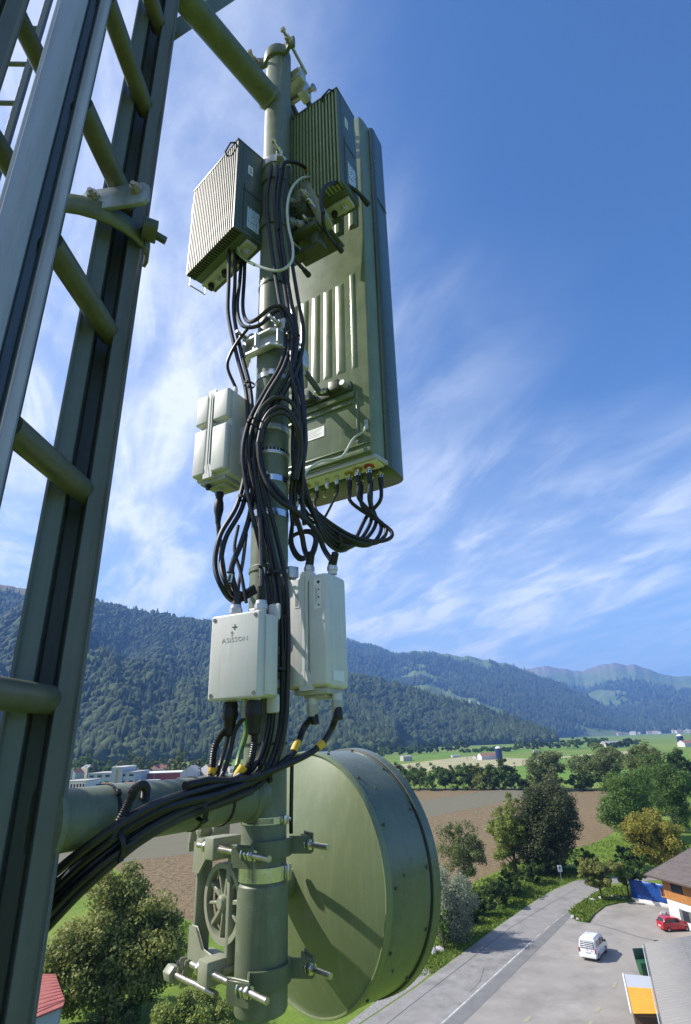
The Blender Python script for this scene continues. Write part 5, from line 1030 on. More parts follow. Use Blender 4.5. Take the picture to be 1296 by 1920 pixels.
tree('young_walnut', 'loose yellowish tree behind the silvery willow', 876, 1672, 1530, 92, 'olive', 8, ncl=60, per=90, size=.30, trunk=.18)
tree('ivy_bush', 'leafy green bush at the foot of the willow', 832, 1782, 1698, 44, 'green', 9, ncl=30, per=90, size=.22, trunk=.05)
tree('copper_beech', 'large dark copper-brown tree beside the road bend', 1042, 1634, 1444, 140, 'copper', 10, ncl=240, per=150, size=.36, trunk=.06, shape='cone')
tree('maple_tree', 'light green tree growing into the left side of the copper-brown tree', 968, 1638, 1482, 78, 'lime', 11, ncl=90, per=110, size=.34, trunk=.12)
tree('ash_tree', 'tall green tree left in the clump at the right edge', 1190, 1576, 1432, 104, 'green', 12, ncl=150, per=120, size=.40, trunk=.06)
tree('ash_tree', 'large green tree at the right edge behind the yellow tree', 1268, 1560, 1412, 110, 'green', 13, ncl=130, per=120, size=.42, trunk=.06)
tree('ash_tree', 'brownish olive tree between the two tall green trees at right', 1228, 1530, 1400, 70, 'olive', 14, ncl=90, per=100, size=.42, trunk=.08)
tree('yellow_tree', 'yellow autumn tree above the brown house roof', 1238, 1640, 1512, 112, 'yellow', 15, ncl=110, per=120, size=.36, trunk=.08)
tree('apple_tree', 'left of two small apple trees on the grass island', 1130, 1690, 1604, 72, 'walnut', 16, ncl=60, per=120, size=.26, trunk=.30, shape='broad')
tree('apple_tree', 'right of two small apple trees on the grass island', 1180, 1684, 1600, 76, 'green', 17, ncl=60, per=120, size=.26, trunk=.30, shape='broad')
tree('conifer_shrub', 'dark bush below the yellow tree behind the apple trees', 1190, 1640, 1575, 60, 'dark', 18, ncl=40, per=90, size=.3, trunk=.05)
tree('dark_bush', 'dark bush under the copper-brown tree at the road bend', 1100, 1640, 1586, 66, 'dark', 19, ncl=40, per=90, size=.3, trunk=.04)
# hedge along the road: separate bushes
for i, (px, b, tp, w) in enumerate(((905, 1716, 1660, 56), (935, 1698, 1640, 60), (968, 1680, 1626, 62), (1000, 1656, 1608, 56), (1026, 1644, 1602, 46), (885, 1732, 1690, 40))):
    tree('hedge_bush', ('hedge bush nearest the willow', 'second hedge bush from the willow', 'third hedge bush from the willow', 'fourth hedge bush below the copper-brown tree', 'last hedge bush before the road sign', 'low hedge bush tucked against the willow')[i], px, b, tp, w, 'dark', 40+i, 'bush', 'bushes of the roadside hedge', ncl=36, per=100, size=.26, trunk=.03)
# field hedgerow behind the ploughed field
FH = [(760, 1430, 62, 'dark'), (788, 1436, 40, 'green'), (812, 1434, 44, 'green'), (836, 1440, 36, 'dark'), (858, 1434, 40, 'green'), (880, 1428, 38, 'dark'), (902, 1432, 36, 'walnut'), (922, 1426, 34, 'dark'), (944, 1426, 36, 'dark'), (960, 1448, 24, 'green'), (728, 1440, 40, 'green'), (700, 1436, 46, 'dark'), (980, 1456, 30, 'dark')]
for i, (px, tp, w, k) in enumerate(FH):
    tree('hedgerow_tree', '%s hedgerow tree from the left along the far edge of the ploughed field' % ['third', 'fourth', 'fifth', 'sixth', 'seventh', 'eighth', 'ninth', 'tenth', 'eleventh', 'twelfth', 'second', 'first', 'thirteenth'][i], px, 1481, tp-3, w*1.25, k, 60+i, group='hedgerow trees behind the ploughed field', ncl=40, per=60, size=.62, trunk=.04)
tree('round_tree', 'round grey-green tree behind the copper-brown tree top', 1030, 1482, 1408, 92, 'olive', 80, ncl=110, per=90, size=.62, trunk=.04)
tree('round_tree', 'broad grey-green tree above the field right of the copper-brown tree', 1135, 1480, 1393, 104, 'olive', 81, ncl=120, per=90, size=.62, trunk=.04)
tree('round_tree', 'dark green tree low beside the broad grey-green tree', 1098, 1482, 1446, 60, 'green', 82, ncl=60, per=80, size=.6, trunk=.04)
tree('round_tree', 'olive tree against the sky line at the upper right clump', 1228, 1486, 1386, 74, 'olive', 83, ncl=90, per=90, size=.62, trunk=.04)
tree('round_tree', 'green tree at the right frame edge below the blue silo', 1278, 1488, 1400, 60, 'dark', 84, ncl=80, per=90, size=.6, trunk=.04)
tree('small_tree', 'single dark sapling standing in the meadow above the hedgerow', 967, 1462, 1426, 14, 'dark', 85, ncl=20, per=50, size=.6, trunk=.08)
# trees of the town at left and along the valley floor
r_ = random.Random(77)
ti = 0
for k in range(26):
    px = 112+k*12.4+r_.uniform(-4, 4); w = r_.uniform(22, 44); top = r_.uniform(1404, 1432) - (10 if 300 < px < 345 else 0); base = 1466-r_.uniform(0, 10)
    tree('town_tree', 'leafy tree in the belt between the town roofs and the mountain foot', px, base-6, top, w, r_.choice(['green', 'walnut', 'dark', 'olive']), 100+k, group='tree belt behind the town', ncl=26, per=50, size=1.2, trunk=.05)
for k in range(34):
    px = 700+k*15+r_.uniform(-5, 5); base = 1411-(px-700)*.037+r_.uniform(-3, 3); h = r_.uniform(10, 22)
    if 872 < px < 962: h *= .5
    tree('valley_tree', 'far tree in the dark belt across the valley floor', px, base+5, base+3-h, r_.uniform(18, 34), r_.choice(['dark', 'dark', 'green']), 140+k, group='tree belt across the valley floor', ncl=14, per=40, size=3.0, trunk=.04)

# rough grass on the verge, the island and the lawn edges
def tufts(polys, n, seed, size):
    r = np.random.default_rng(seed); V = []; 
    for pg, k, z0 in polys:
        P = np.array([gnd(x, y)[:2] for x, y in pg]); lo, hi = P.min(0), P.max(0); got = []
        while len(got) < k:
            q = r.uniform(lo, hi, (k*3, 2)); x, y = q[:, 0], q[:, 1]; ins = np.zeros(len(q), bool); j = len(P)-1
            for i in range(len(P)):
                c = ((P[i, 1] > y) != (P[j, 1] > y)) & (x < (P[j, 0]-P[i, 0])*(y-P[i, 1])/(P[j, 1]-P[i, 1]+1e-9)+P[i, 0]); ins ^= c; j = i
            got += list(q[ins])
        q = np.array(got[:k]); V.append(np.column_stack([q, np.full(k, z0)]))
    B = np.concatenate(V); N = len(B); h = size*(.5+r.random(N))*(0.6+0.8*fbm(B[:, 0]/3, B[:, 1]/3, 5, 3)); a = r.uniform(0, 6.28, N); w = h*.55; dx, dy = np.cos(a)*w, np.sin(a)*w; lx, ly = r.normal(0, .4, N)*h, r.normal(0, .4, N)*h
    Q = np.stack([np.stack([B[:, 0]-dx*.5, B[:, 1]-dy*.5, B[:, 2]], 1), np.stack([B[:, 0]+dx*.5, B[:, 1]+dy*.5, B[:, 2]], 1), np.stack([B[:, 0]+dx*.6+lx, B[:, 1]+dy*.6+ly, B[:, 2]+h], 1), np.stack([B[:, 0]-dx*.6+lx, B[:, 1]-dy*.6+ly, B[:, 2]+h*.9], 1)], 1).reshape(-1, 3)
    return npmesh('grass_tufts', Q, np.arange(N*4).reshape(-1, 4), False, {'v': np.repeat(np.clip(fbm(B[:, 0]/6, B[:, 1]/6, 9, 3)*.7+r.random(N)*.4, 0, 1), 4)})
VERGE = [(700, 1870), (800, 1780), (900, 1690), (990, 1640), (1055, 1628), (1110, 1632), (1078, 1650), (1040, 1666), (1000, 1690), (939, 1732), (812, 1826), (760, 1838)]
me = tufts([(VERGE, 11000, .01), (ISL, 3500, .12), ([(800, 1700), (900, 1650), (980, 1622), (990, 1640), (900, 1690), (820, 1760)], 5000, 0), ([(285, 1700), (385, 1745), (385, 1850), (260, 1850)], 5000, 0), ([(1060, 1600), (1150, 1570), (1200, 1600), (1110, 1632)], 2500, 0)], 0, 4, .17)
tag(link('grass_tufts', me, leafmat('grass_blade', (0.085, 0.155, 0.016), (0.22, 0.29, 0.045), .3)), 'rough bright grass on the road verge, island and lawn edge', 'grass', kind='stuff')
# ================================================================== BUILDINGS
M_WHITEW = mat('white_render', (0.72, 0.70, 0.66), 0.8, var=0.06, vscale=.6); M_GREYW = mat('grey_cladding', (0.42, 0.45, 0.48), 0.6, var=0.06, vscale=.3)
M_REDW = mat('red_cladding', (0.30, 0.045, 0.04), 0.6, var=0.12, vscale=.2); M_GLASS = mat('dark_glass', (0.03, 0.04, 0.05), 0.12); M_ROOFB = mat('brown_roof_tiles', (0.135, 0.11, 0.095), 0.8, var=0.18, vscale=1.2, bump=0.4, bscale=3, bdist=.05)
M_ROOFG = mat('grey_roof', (0.40, 0.39, 0.38), 0.7, var=0.1, vscale=.5); M_WOOD = mat('orange_larch_boards', (0.42, 0.19, 0.05), 0.6, var=0.18, vscale=2.5); M_DWOOD = mat('dark_wood', (0.07, 0.04, 0.025), 0.7, var=0.2, vscale=4)
M_REDROOF = mat('red_roof', (0.36, 0.10, 0.08), 0.7, var=0.14, vscale=1.5); M_BLUE = mat('blue_tarpaulin', (0.01, 0.065, 0.28), 0.35, var=0.25, vscale=1.5, bump=0.8, bscale=1.8, bdist=.12)
M_BLUEC = mat('blue_container', (0.03, 0.08, 0.25), 0.5); M_OCH = mat('ochre_container', (0.45, 0.30, 0.10), 0.6); M_YELP = mat('yellow_paint', (0.66, 0.34, 0.025), 0.5, var=.1, vscale=2); M_SHUT = mat('grey_shutter', (0.14, 0.15, 0.145), 0.6)
# -- chalet at the right edge
e0, e1_ = gnd(1208, 1639, 5.6), gnd(1300, 1664, 5.6); ev = (e1_-e0); ev.z = 0; ev.normalize(); up_ = Vector((-ev.y, ev.x, 0)); up_ = up_ if up_.y > 0 else -up_
HF = frame(Vector((e0.x, e0.y, 0)), ev, up_, (0, 0, 1)); house = thing('chalet_house', 'chalet with brown roof, orange boarded upper floor and white ground floor at right', 'house', HF)
q = HF.inverted() @ gnd(1300, 1560, 9.4); RIDGE_Y, RIDGE_Z, LEN = max(q.y, 6), 9.4, 22.0
ohx, ohy = 1.6, 1.3
m = MB(HF); t_ = .16; sl = (RIDGE_Z-5.6)/RIDGE_Y
prof = [(0, 5.6), (RIDGE_Y, RIDGE_Z), (2*RIDGE_Y, 5.6), (2*RIDGE_Y, 5.6-t_), (RIDGE_Y, RIDGE_Z-t_), (0, 5.6-t_)]
m.add([(0, p[0], p[1]) for p in prof]+[(LEN, p[0], p[1]) for p in prof], [(0,1,4,5), (1,2,3,4), (6,11,10,7), (7,10,9,8)]+[(k, 6+k, 6+(k+1) % 6, (k+1) % 6) for k in range(6)]); roof = m.build('roof', M_ROOFB, house)
for k in range(14):
    f = k/14; y = RIDGE_Y*f; z = 5.6+sl*y; m = MB(HF); m.box((LEN/2, y+.02, z+.012), (LEN-.06, .05, .05)); m.build('tile_course', M_ROOFB, roof)
m = MB(HF); m.cyl((-.02, -.10, 5.5), (LEN, -.10, 5.5), .09, n=8); m.build('gutter', mat('copper_gutter', (.10, .06, .04), .5, metal=.5), roof)
m = MB(HF); m.box((-.03, RIDGE_Y/2, (5.6+RIDGE_Z)/2-.09), (.07, math.hypot(RIDGE_Y, RIDGE_Z-5.6)+.05, .24), Matrix.Rotation(math.atan(sl), 3, 'X')); m.build('barge_board', M_DWOOD, roof)
m = MB(HF); D2 = 2*RIDGE_Y-ohy
m.add([(ohx, ohy, 3.0), (LEN, ohy, 3.0), (LEN, D2, 3.0), (ohx, D2, 3.0), (ohx, ohy, 5.4+sl*ohy-.02), (LEN, ohy, 5.4+sl*ohy-.02), (LEN, D2, 5.4+sl*ohy-.02), (ohx, D2, 5.4+sl*ohy-.02), (ohx, RIDGE_Y, RIDGE_Z-.22), (LEN, RIDGE_Y, RIDGE_Z-.22)], [(0,1,5,4), (1,2,6,9,5), (2,3,7,6), (3,0,4,8,7), (4,5,9,8), (6,7,8,9)]); m.build('boarded_wall', M_WOOD, house)
m = MB(HF); m.box(((ohx+LEN)/2+.06, (ohy+D2)/2, 1.5), (LEN-ohx-.12, D2-ohy-.12, 3.0)); m.build('ground_floor_wall', M_WHITEW, house)
for k in range(10):
    z = 3.05+k*.26; m = MB(HF); m.box(((ohx+LEN)/2, ohy-.012, z+.12), (LEN-ohx, .03, .235)); m.build('board', M_WOOD, house)
for x in (4.0, 8.5, 13):
    m = MB(HF); m.box((x, ohy-.05, 4.5), (1.9, .06, 1.0)); w_ = m.build('window', M_DWOOD, house); m = MB(HF); m.box((x, ohy-.085, 4.5), (1.7, .02, .84)); m.build('pane', M_GLASS, w_)
for x in (4.6, 9.5, 14):
    m = MB(HF); m.box((x, ohy+.03, 1.6), (1.0, .08, 1.2)); w_ = m.build('window', M_GLASS, house)
    for s in (-1, 1):
        m = MB(HF); m.box((x+s*.78, ohy+.02, 1.6), (.5, .06, 1.3)); sh = m.build('shutter', M_SHUT, house)
        for j in range(5): m = MB(HF); m.box((x+s*.78, ohy-.016, 1.1+.25*j), (.42, .012, .16)); m.build('louvre', M_SHUT, sh)
# wooden balcony bits and blue tarpaulin lean-to on the gable side
m = MB(HF); m.box((ohx-.45, ohy+2.0, 3.0), (.9, 3.6, .12)); bal = m.build('balcony', M_WOOD, house)
for k in range(9): m = MB(HF); m.box((ohx-.86, ohy+.35+.4*k, 3.5), (.05, .3, .9)); m.build('baluster', M_WOOD, bal)
tp = [gnd(1186, 1690), gnd(1262, 1704), gnd(1250, 1665), gnd(1196, 1655)]
tent = thing('blue_tarpaulin', 'blue tarpaulin screen with white foot beside the chalet', 'tarpaulin', Matrix.Translation(tp[0]))
a, b = tp[0], tp[1]; d = (b-a); L_ = d.length; d.normalize(); TF = frame(a, d, Vector((-d.y, d.x, 0)), (0, 0, 1)); m = MB(TF); nx, nz = 24, 8; V = []; F = []
for i in range(nx+1):
    for j in range(nz+1):
        x = L_*i/nx; z = .5+2.4*j/nz; V.append((x, .07*math.sin(x*3.1+z)+.04*math.sin(x*7.3)*(1-j/nz), z))
for i in range(nx):
    for j in range(nz): k = i*(nz+1)+j; F.append((k, k+nz+1, k+nz+2, k+1))
m.add(V, F, True); o = m.build('tarp_sheet', M_BLUE, tent); o.modifiers.new('s', 'SOLIDIFY').thickness = .01
m = MB(TF); m.box((L_/2, .1, .25), (L_, .35, .5)); m.build('white_foot', M_WHITEW, tent, bevel=.03)
for x in (0.05, L_/2, L_-.05): m = MB(TF); m.cyl((x, .14, 0), (x, .14, 3.0), .05, n=8); m.build('post', M_ZINC, tent)
# -- corrugated metal roof shed at the lower right
c0, c1, c2 = gnd(1209, 1772, 4.2), gnd(1243, 1925, 4.2), gnd(1300, 1766, 4.2); u = (c2-c0).normalized(); v = (c1-c0).normalized()
SF = frame(Vector((c0.x, c0.y, 0)), u, v, (0, 0, 1)); shed = thing('metal_roof_shed', 'shed with grey corrugated metal roof at the lower right corner', 'shed', Matrix.Translation(Vector((c0.x, c0.y, 0))))
LX, LY = 12.0, 26.0
m = MB(SF); n = 50; V = []; F = []
for k in range(n*4+1):
    y = LY*k/(n*4); z = 4.2+(.20 if k % 4 in (1, 2) else 0)-.0; 
    V += [(0, y, z), (LX, y, z+.9)]
for k in range(n*4): F.append((2*k, 2*k+1, 2*k+3, 2*k+2))
m.add(V, F); ro = m.build('corrugated_roof', mat('ribbed_zinc_roof', (0.20, 0.195, 0.19), 0.55, metal=.0, var=.08, vscale=.8), shed); ro.modifiers.new('s', 'SOLIDIFY').thickness = .02
for x in (-.06, -.22): m = MB(SF); m.box((x, LY/2, 4.2+(x+.06)*.5), (.10, LY+.2, .14)); m.build('verge_trim', M_SHUT if x > -.1 else M_GREYW, shed, bevel=.02)
m = MB(SF); m.box((LX/2, -.08, 4.68), (LX, .18, .16), Matrix.Rotation(-math.atan(.9/LX), 3, 'Y')); m.build('ridge_trim', M_GREYW, shed)
m = MB(SF); m.box((LX*.32, LY/2-.001, 4.62), (.05, LY, .05), Matrix.Rotation(-math.atan(.9/LX), 3, 'Y')); m.build('sheet_joint', M_SHUT, shed)
m = MB(SF); m.box((LX/2+.35, LY/2+.2, 2.05), (LX-.5, LY-.5, 4.1)); m.build('wall', mat('shed_wall', (.25, .24, .22), .8), shed)
# -- yellow awning beside the shed
AWC = [gnd(1170, 1826, 2.9), gnd(1224, 1831, 3.25), gnd(1236, 1900, 3.25), gnd(1186, 1900, 2.9)]; mid0 = AWC[0].lerp(AWC[3], .36); mid1 = AWC[1].lerp(AWC[2], .36)
awn = thing('yellow_awning', 'yellow ribbed awning with white upper strip beside the metal roof shed', 'awning', Matrix.Translation(Vector((AWC[0].x, AWC[0].y, 0))))
def slab(pts, th): 
    mm = MB(); mm.add([tuple(p) for p in pts]+[(p.x, p.y, p.z-th) for p in pts], [(0,1,2,3), (7,6,5,4), (0,4,5,1), (1,5,6,2), (2,6,7,3), (3,7,4,0)]); return mm
slab([AWC[0], AWC[1], mid1, mid0], .05).build('white_panel', mat('white_sheet', (.40, .42, .45), .5), awn)
for k in range(16):
    f0, f1 = k/16, (k+.86)/16; slab([mid0.lerp(AWC[3], f0), mid1.lerp(AWC[2], f0), mid1.lerp(AWC[2], f1), mid0.lerp(AWC[3], f1)], .05).build('yellow_rib', M_YELP, awn)
m = MB(); m.tube([AWC[0]+Vector((-.08, 0, 0)), AWC[3]+Vector((-.08, 0, 0))], .07, n=8); m.build('edge_tube', M_WHITEW, awn)
ins = [sum(AWC, Vector())/4*.12+q*.88 for q in AWC]; m = MB(); m.add([(q.x, q.y, 0) for q in ins]+[(q.x, q.y, q.z-.12) for q in ins], [(0,3,2,1), (4,5,6,7), (0,1,5,4), (1,2,6,5), (2,3,7,6), (3,0,4,7)]); m.build('stall_wall', M_DWOOD, awn)
# dark green bin beside the shed
p = gnd(1214, 1830, 0); bn = thing('waste_container', 'dark green waste container with open lid between shed and awning', 'container', Matrix.Translation(p))
m = MB(Matrix.Translation(p)); m.add([(-.6, -.5, .12), (.6, -.5, .12), (.6, .5, .12), (-.6, .5, .12), (-.75, -.6, 1.3), (.75, -.6, 1.3), (.75, .6, 1.3), (-.75, .6, 1.3)], [(0,3,2,1), (4,5,6,7), (0,1,5,4), (1,2,6,5), (2,3,7,6), (3,0,4,7)]); m.build('body', mat('bin_green', (.02, .09, .04), .5), bn, bevel=.04)
m = MB(Matrix.Translation(p)); m.box((0, .62, 1.75), (1.5, .06, .95), Matrix.Rotation(rad(-12), 3, 'X')); m.build('lid', mat('lid_green', (.012, .05, .03), .5), bn, bevel=.02)
for sx in (-.5, .5):
    for sy in (-.4, .4): m = MB(Matrix.Translation(p)); m.cyl((sx-.04, sy, .09), (sx+.04, sy, .09), .09, n=10); m.build('wheel', M_RUBBER, bn)
# -- red roofed shed bottom left
k0 = [gnd(30, 1826, 5.4), gnd(104, 1826, 5.4), gnd(122, 1876, 5.0), gnd(118, 1886, 4.9), gnd(10, 1930, 4.9)]
rs_ = thing('red_roof_shed', 'small shed with red tiled roof at the bottom left beside the mast leg', 'shed', Matrix.Translation(Vector((k0[1].x, k0[1].y, 0))))
n = len(k0); m = MB(); m.add([tuple(p) for p in k0]+[(p.x, p.y, p.z-.14) for p in k0], [tuple(range(n)), tuple(reversed(range(n, 2*n)))]+[(k, n+k, n+(k+1) % n, (k+1) % n) for k in range(n)]); ro = m.build('roof', M_REDROOF, rs_)
for k in range(11):
    f = (k+.5)/11; a = k0[0].lerp(k0[4], f); b = k0[1].lerp(k0[3], f) if f > .0 else k0[1]; b = k0[1].lerp(k0[2], min(1, f*1.12)); m = MB(); m.tube([a+Vector((0, 0, .02)), b+Vector((0, 0, .02))], .035, n=6); m.build('tile_row', M_REDROOF, ro)
cen = sum(k0, Vector())/n; m = MB(); ins = [cen.lerp(p, .9) for p in k0]; m.add([(p.x, p.y, 0) for p in ins]+[(p.x, p.y, p.z-.15) for p in ins], [(k, (k+1) % n, n+(k+1) % n, n+k) for k in range(n)]); m.build('wall', M_GREYW, rs_)
# -- industrial town behind the arm at left
def block(name, label, cat, px0, px1, base, top, m, roofm, dep, wins=0, rows=1, group=None, z_over=0, yaw=0, winm=None):
    a = gnd(px0, base); b = gnd(px1, base+(px0-px1)*.037); tp = at((px0+px1)/2, top, (a.y+b.y)/2); h = max(tp.z, 2.0); d = (b-a); d.z = 0; L_ = d.length; d.normalize(); Fm = frame(a, d, Vector((-d.y, d.x, 0)), (0, 0, 1))
    t = thing(name, label, cat, Fm, group); mb = MB(Fm); mb.box((L_/2, dep/2, h/2), (L_, dep, h)); mb.build('wall', m, t)
    mb = MB(Fm); mb.box((L_/2, dep/2, h+.25), (L_+.8, dep+.8, .5)); mb.build('roof', roofm, t)
    for r in range(rows):
        for k in range(wins):
            x = L_*(k+.5)/wins; mb = MB(Fm); mb.box((x, -.06, h*(r+.62)/rows), (L_/wins*.55, .14, h/rows*.32)); mb.build('window', winm or M_GLASS, t)
    return t, Fm, L_, h
block('white_factory', 'low white factory building behind the arm nearest the mast leg', 'building', 112, 158, 1487, 1466, M_WHITEW, M_ROOFG, 22, 8, 1)
t, Fm, L_, h = block('grey_factory', 'grey industrial block with taller middle tower in the town', 'building', 162, 252, 1476, 1450, M_GREYW, M_ROOFG, 30, 6, 2)
mb = MB(Fm); mb.box((L_*.62, 12, h*.5+h*.22), (L_*.24, 26, h*1.44)); mb.build('tower', M_GREYW, t); mb = MB(Fm); mb.box((L_*.62, -1.06, h*.75), (L_*.05, .1, h*1.1)); mb.build('stair_window', M_OCH, t); mb = MB(Fm); mb.box((L_*.62, 12, h*1.45), (L_*.25, 27, .7)); mb.build('tower_roof', M_WHITEW, t)
t, Fm, L_, h = block('red_warehouse', 'long dark red warehouse in the town behind the arm', 'building', 250, 352, 1469, 1450, M_REDW, M_WHITEW, 34, 0)
for k in range(1, 8): mb = MB(Fm); mb.box((L_*k/8, -.08, h/2), (.25, .16, h-.1)); mb.build('panel_joint', M_WHITEW if k == 3 else M_REDW, t)
mb = MB(Fm); mb.box((L_*.045, -.1, h*.5), (L_*.08, .2, h-.3)); mb.build('orange_end_bay', mat('orange_cladding', (.5, .12, .05), .6), t)
block('white_hall', 'white hall with brown-grey roof right of the red warehouse', 'building', 330, 392, 1474, 1459, M_WHITEW, M_ROOFB, 22, 5, 1)
block('white_hall', 'pale workshop half hidden behind the conduits at the pole', 'building', 396, 450, 1466, 1454, M_WHITEW, M_ROOFG, 22, 4, 1)
CT = [(160, 182, 1482, 1472, M_BLUEC, 'blue'), (187, 206, 1480, 1470, M_OCH, 'ochre'), (206, 226, 1480, 1471, mat('grey_container', (.3, .3, .3), .6), 'grey'), (228, 246, 1478, 1469, mat('rust_container', (.35, .12, .06), .6), 'rust-red'), (252, 296, 1472, 1464, mat('white_container', (.6, .6, .6), .6), 'white')]
for i, (a_, b_, ba, tp_, mm, cn) in enumerate(CT):
    t, Fm, L_, h = block('freight_container', '%s freight container standing in front of the town buildings' % cn, 'container', a_, b_, ba, tp_, mm, mm, 5, 0, group='containers in the town yard')
    for k in range(6): mb = MB(Fm); mb.box((L_*(k+.5)/6, -.07, h/2), (L_/14, .14, h*.9)); mb.build('side_rib', mm, t)
t, Fm, L_, h = block('yellow_truck', 'yellow topped truck between the white factory and the arm', 'truck', 126, 160, 1487, 1481, M_YELP, M_YELP, 4, 0)
for k in range(3): mb = MB(Fm); mb.cyl((L_*(.15+.35*k), -.1, .5), (L_*(.15+.35*k), .4, .5), .5, n=12); mb.build('wheel', M_RUBBER, t)
# church with spire
cp = gnd(253, 1453); ch = thing('church', 'small white church with slender dark spire in the town trees', 'church', Matrix.Translation(cp)); tz = at(256, 1404, cp.y).z; bz = at(252, 1432, cp.y).z
mb = MB(Matrix.Translation(cp)); mb.box((0, 0, bz/2), (7, 7, bz)); mb.build('tower', M_WHITEW, ch); mb = MB(Matrix.Translation(cp)); mb.add([(-3.8, -3.8, bz), (3.8, -3.8, bz), (3.8, 3.8, bz), (-3.8, 3.8, bz), (-.9, -.9, bz+6), (.9, -.9, bz+6), (.9, .9, bz+6), (-.9, .9, bz+6), (0, 0, tz)], [(0,1,5,4), (1,2,6,5), (2,3,7,6), (3,0,4,7), (4,5,8), (5,6,8), (6,7,8), (7,4,8)]); mb.build('spire', mat('spire_slate', (.09, .10, .11), .6), ch)
mb = MB(Matrix.Translation(cp)); mb.box((-10, 4, bz*.3), (14, 9, bz*.6)); mb.build('nave', M_WHITEW, ch)
# small gabled house template for farms, hamlets and the far town
def gable_mesh(w, d, h, rh, wm, rm_):
    V = [(-w/2, -d/2, 0), (w/2, -d/2, 0), (w/2, d/2, 0), (-w/2, d/2, 0), (-w/2, -d/2, h), (w/2, -d/2, h), (w/2, d/2, h), (-w/2, d/2, h), (-w/2, 0, h+rh), (w/2, 0, h+rh)]
    me = bpy.data.meshes.new('house'); me.from_pydata(V, [], [(0,1,5,4), (2,3,7,6), (1,2,6,9,5), (3,0,4,8,7), (4,5,9,8), (6,7,8,9)]); me.materials.append(wm); me.materials.append(rm_)
    me.polygons.foreach_set('material_index', [0, 0, 0, 0, 1, 1]); return me
HW = [mat('town_white', (.58, .56, .53), .8), mat('town_cream', (.46, .42, .35), .8)]; HR = [mat('town_red_roof', (.30, .14, .10), .8), mat('town_brown_roof', (.20, .15, .12), .8), mat('town_grey_roof', (.28, .28, .29), .8)]
HMS = [gable_mesh(w, d, h, rh, a, b) for w, d, h, rh, a, b in ((14, 11, 8, 4, HW[0], HR[1]), (18, 12, 7, 5, HW[0], HR[0]), (12, 12, 10, 3, HW[1], HR[2]), (22, 13, 9, 4, HW[0], HR[2]))]
rr_ = np.random.default_rng(21); cnt = 0
def place_house(p, s, yaw, label, group, k): 
    o = bpy.data.objects.new('house', HMS[k]); COL.objects.link(o); o.location = p; o.scale = (s, s, s); o.rotation_euler = (0, 0, yaw); tag(o, label, 'house', group); return o
for k in range(240):
    a = rr_.normal(26.5, 3.2) if k % 3 else rr_.uniform(19, 33); t = abs(rr_.normal(0, .05)) if k % 2 else rr_.uniform(0, .24); x, y, z = MT3.z(np.array([a]), np.array([t])); off = -rr_.uniform(0, 500) if rr_.random() < .35 else 0
    q = rad(a); place_house(Vector((float(x[0])+off*math.sin(q), float(y[0])+off*math.cos(q), 0 if off else float(z[0])-1)), 1.2+.8*rr_.random(), rr_.uniform(0, 3.14), 'tiny pale house of the far town at the mountain foot', 'houses of the far town', k % 4)
for k in range(14):
    a = rr_.uniform(7.5, 12.5); t = rr_.uniform(.12, .3); x, y, z = MT2.z(np.array([a]), np.array([t])); place_house(Vector((float(x[0]), float(y[0]), float(z[0])-1)), 1.1, rr_.uniform(0, 3.14), 'tiny white house of the hamlet on the mountain terrace', 'hamlet on the mountain terrace', k % 4)
for k, (px, py, s) in enumerate(((120, 1462, .8), (142, 1460, .7), (165, 1458, .9), (262, 1455, .8), (284, 1453, .7), (300, 1456, .9), (362, 1460, .8), (378, 1456, .7), (396, 1459, .9), (418, 1457, .8), (438, 1460, .7), (356, 1470, .9), (204, 1455, .7), (226, 1453, .8), (412, 1468, .7))):
    place_house(gnd(px, py), s, k*1.3, 'small town house between the factory roofs and the tree belt', 'houses of the near town', k % 4)
def farm(px, base, s, k, yaw, label):
    g = gnd(px, base); o = place_house(g, s, yaw, label, None, k); o.scale = (s, s*.75, s*.5); return o
farm(915, 1424, 1.15, 1, .3, 'wide farmhouse with red-brown roof beside the blue silo'); farm(893, 1423, .6, 0, .9, 'white farm building left of the wide farmhouse'); farm(855, 1420, .5, 3, .2, 'small white barn in the far meadow'); farm(1005, 1412, .6, 0, .5, 'white cottage right of the blue silo'); farm(762, 1427, 1.0, 2, .4, 'grey-roofed barn just right of the dish top'); farm(1148, 1401, 1.5, 3, .25, 'long pale hall beyond the round trees'); farm(1292, 1400, 1.5, 1, .3, 'brown-roofed farm at the right edge below the dark silo')
def silo(px, base, top, wpx, label):
    g = gnd(px, base); h = at(px, top, g.y).z; r = wpx*depth(g)/FPX/2; t = thing('silo', label, 'silo', Matrix.Translation(g)); mb = MB(Matrix.Translation(g)); mb.cyl((0, 0, 0), (0, 0, h*.84), r, n=20); mb.build('silo_body', mat('silo_blue', (.012, .03, .10), .45), t)
    mb = MB(Matrix.Translation(g)); mb.lathe([(r, 0), (r*.8, h*.08), (r*.3, h*.14), (.01, h*.16)], 20, o=(0, 0, h*.84)); mb.build('silo_dome', M_WHITEW, t)
silo(937, 1424, 1399, 12, 'dark blue silo with white cap beside the farmhouse'); silo(1279, 1400, 1376, 11, 'dark blue silo at the right edge above the trees')
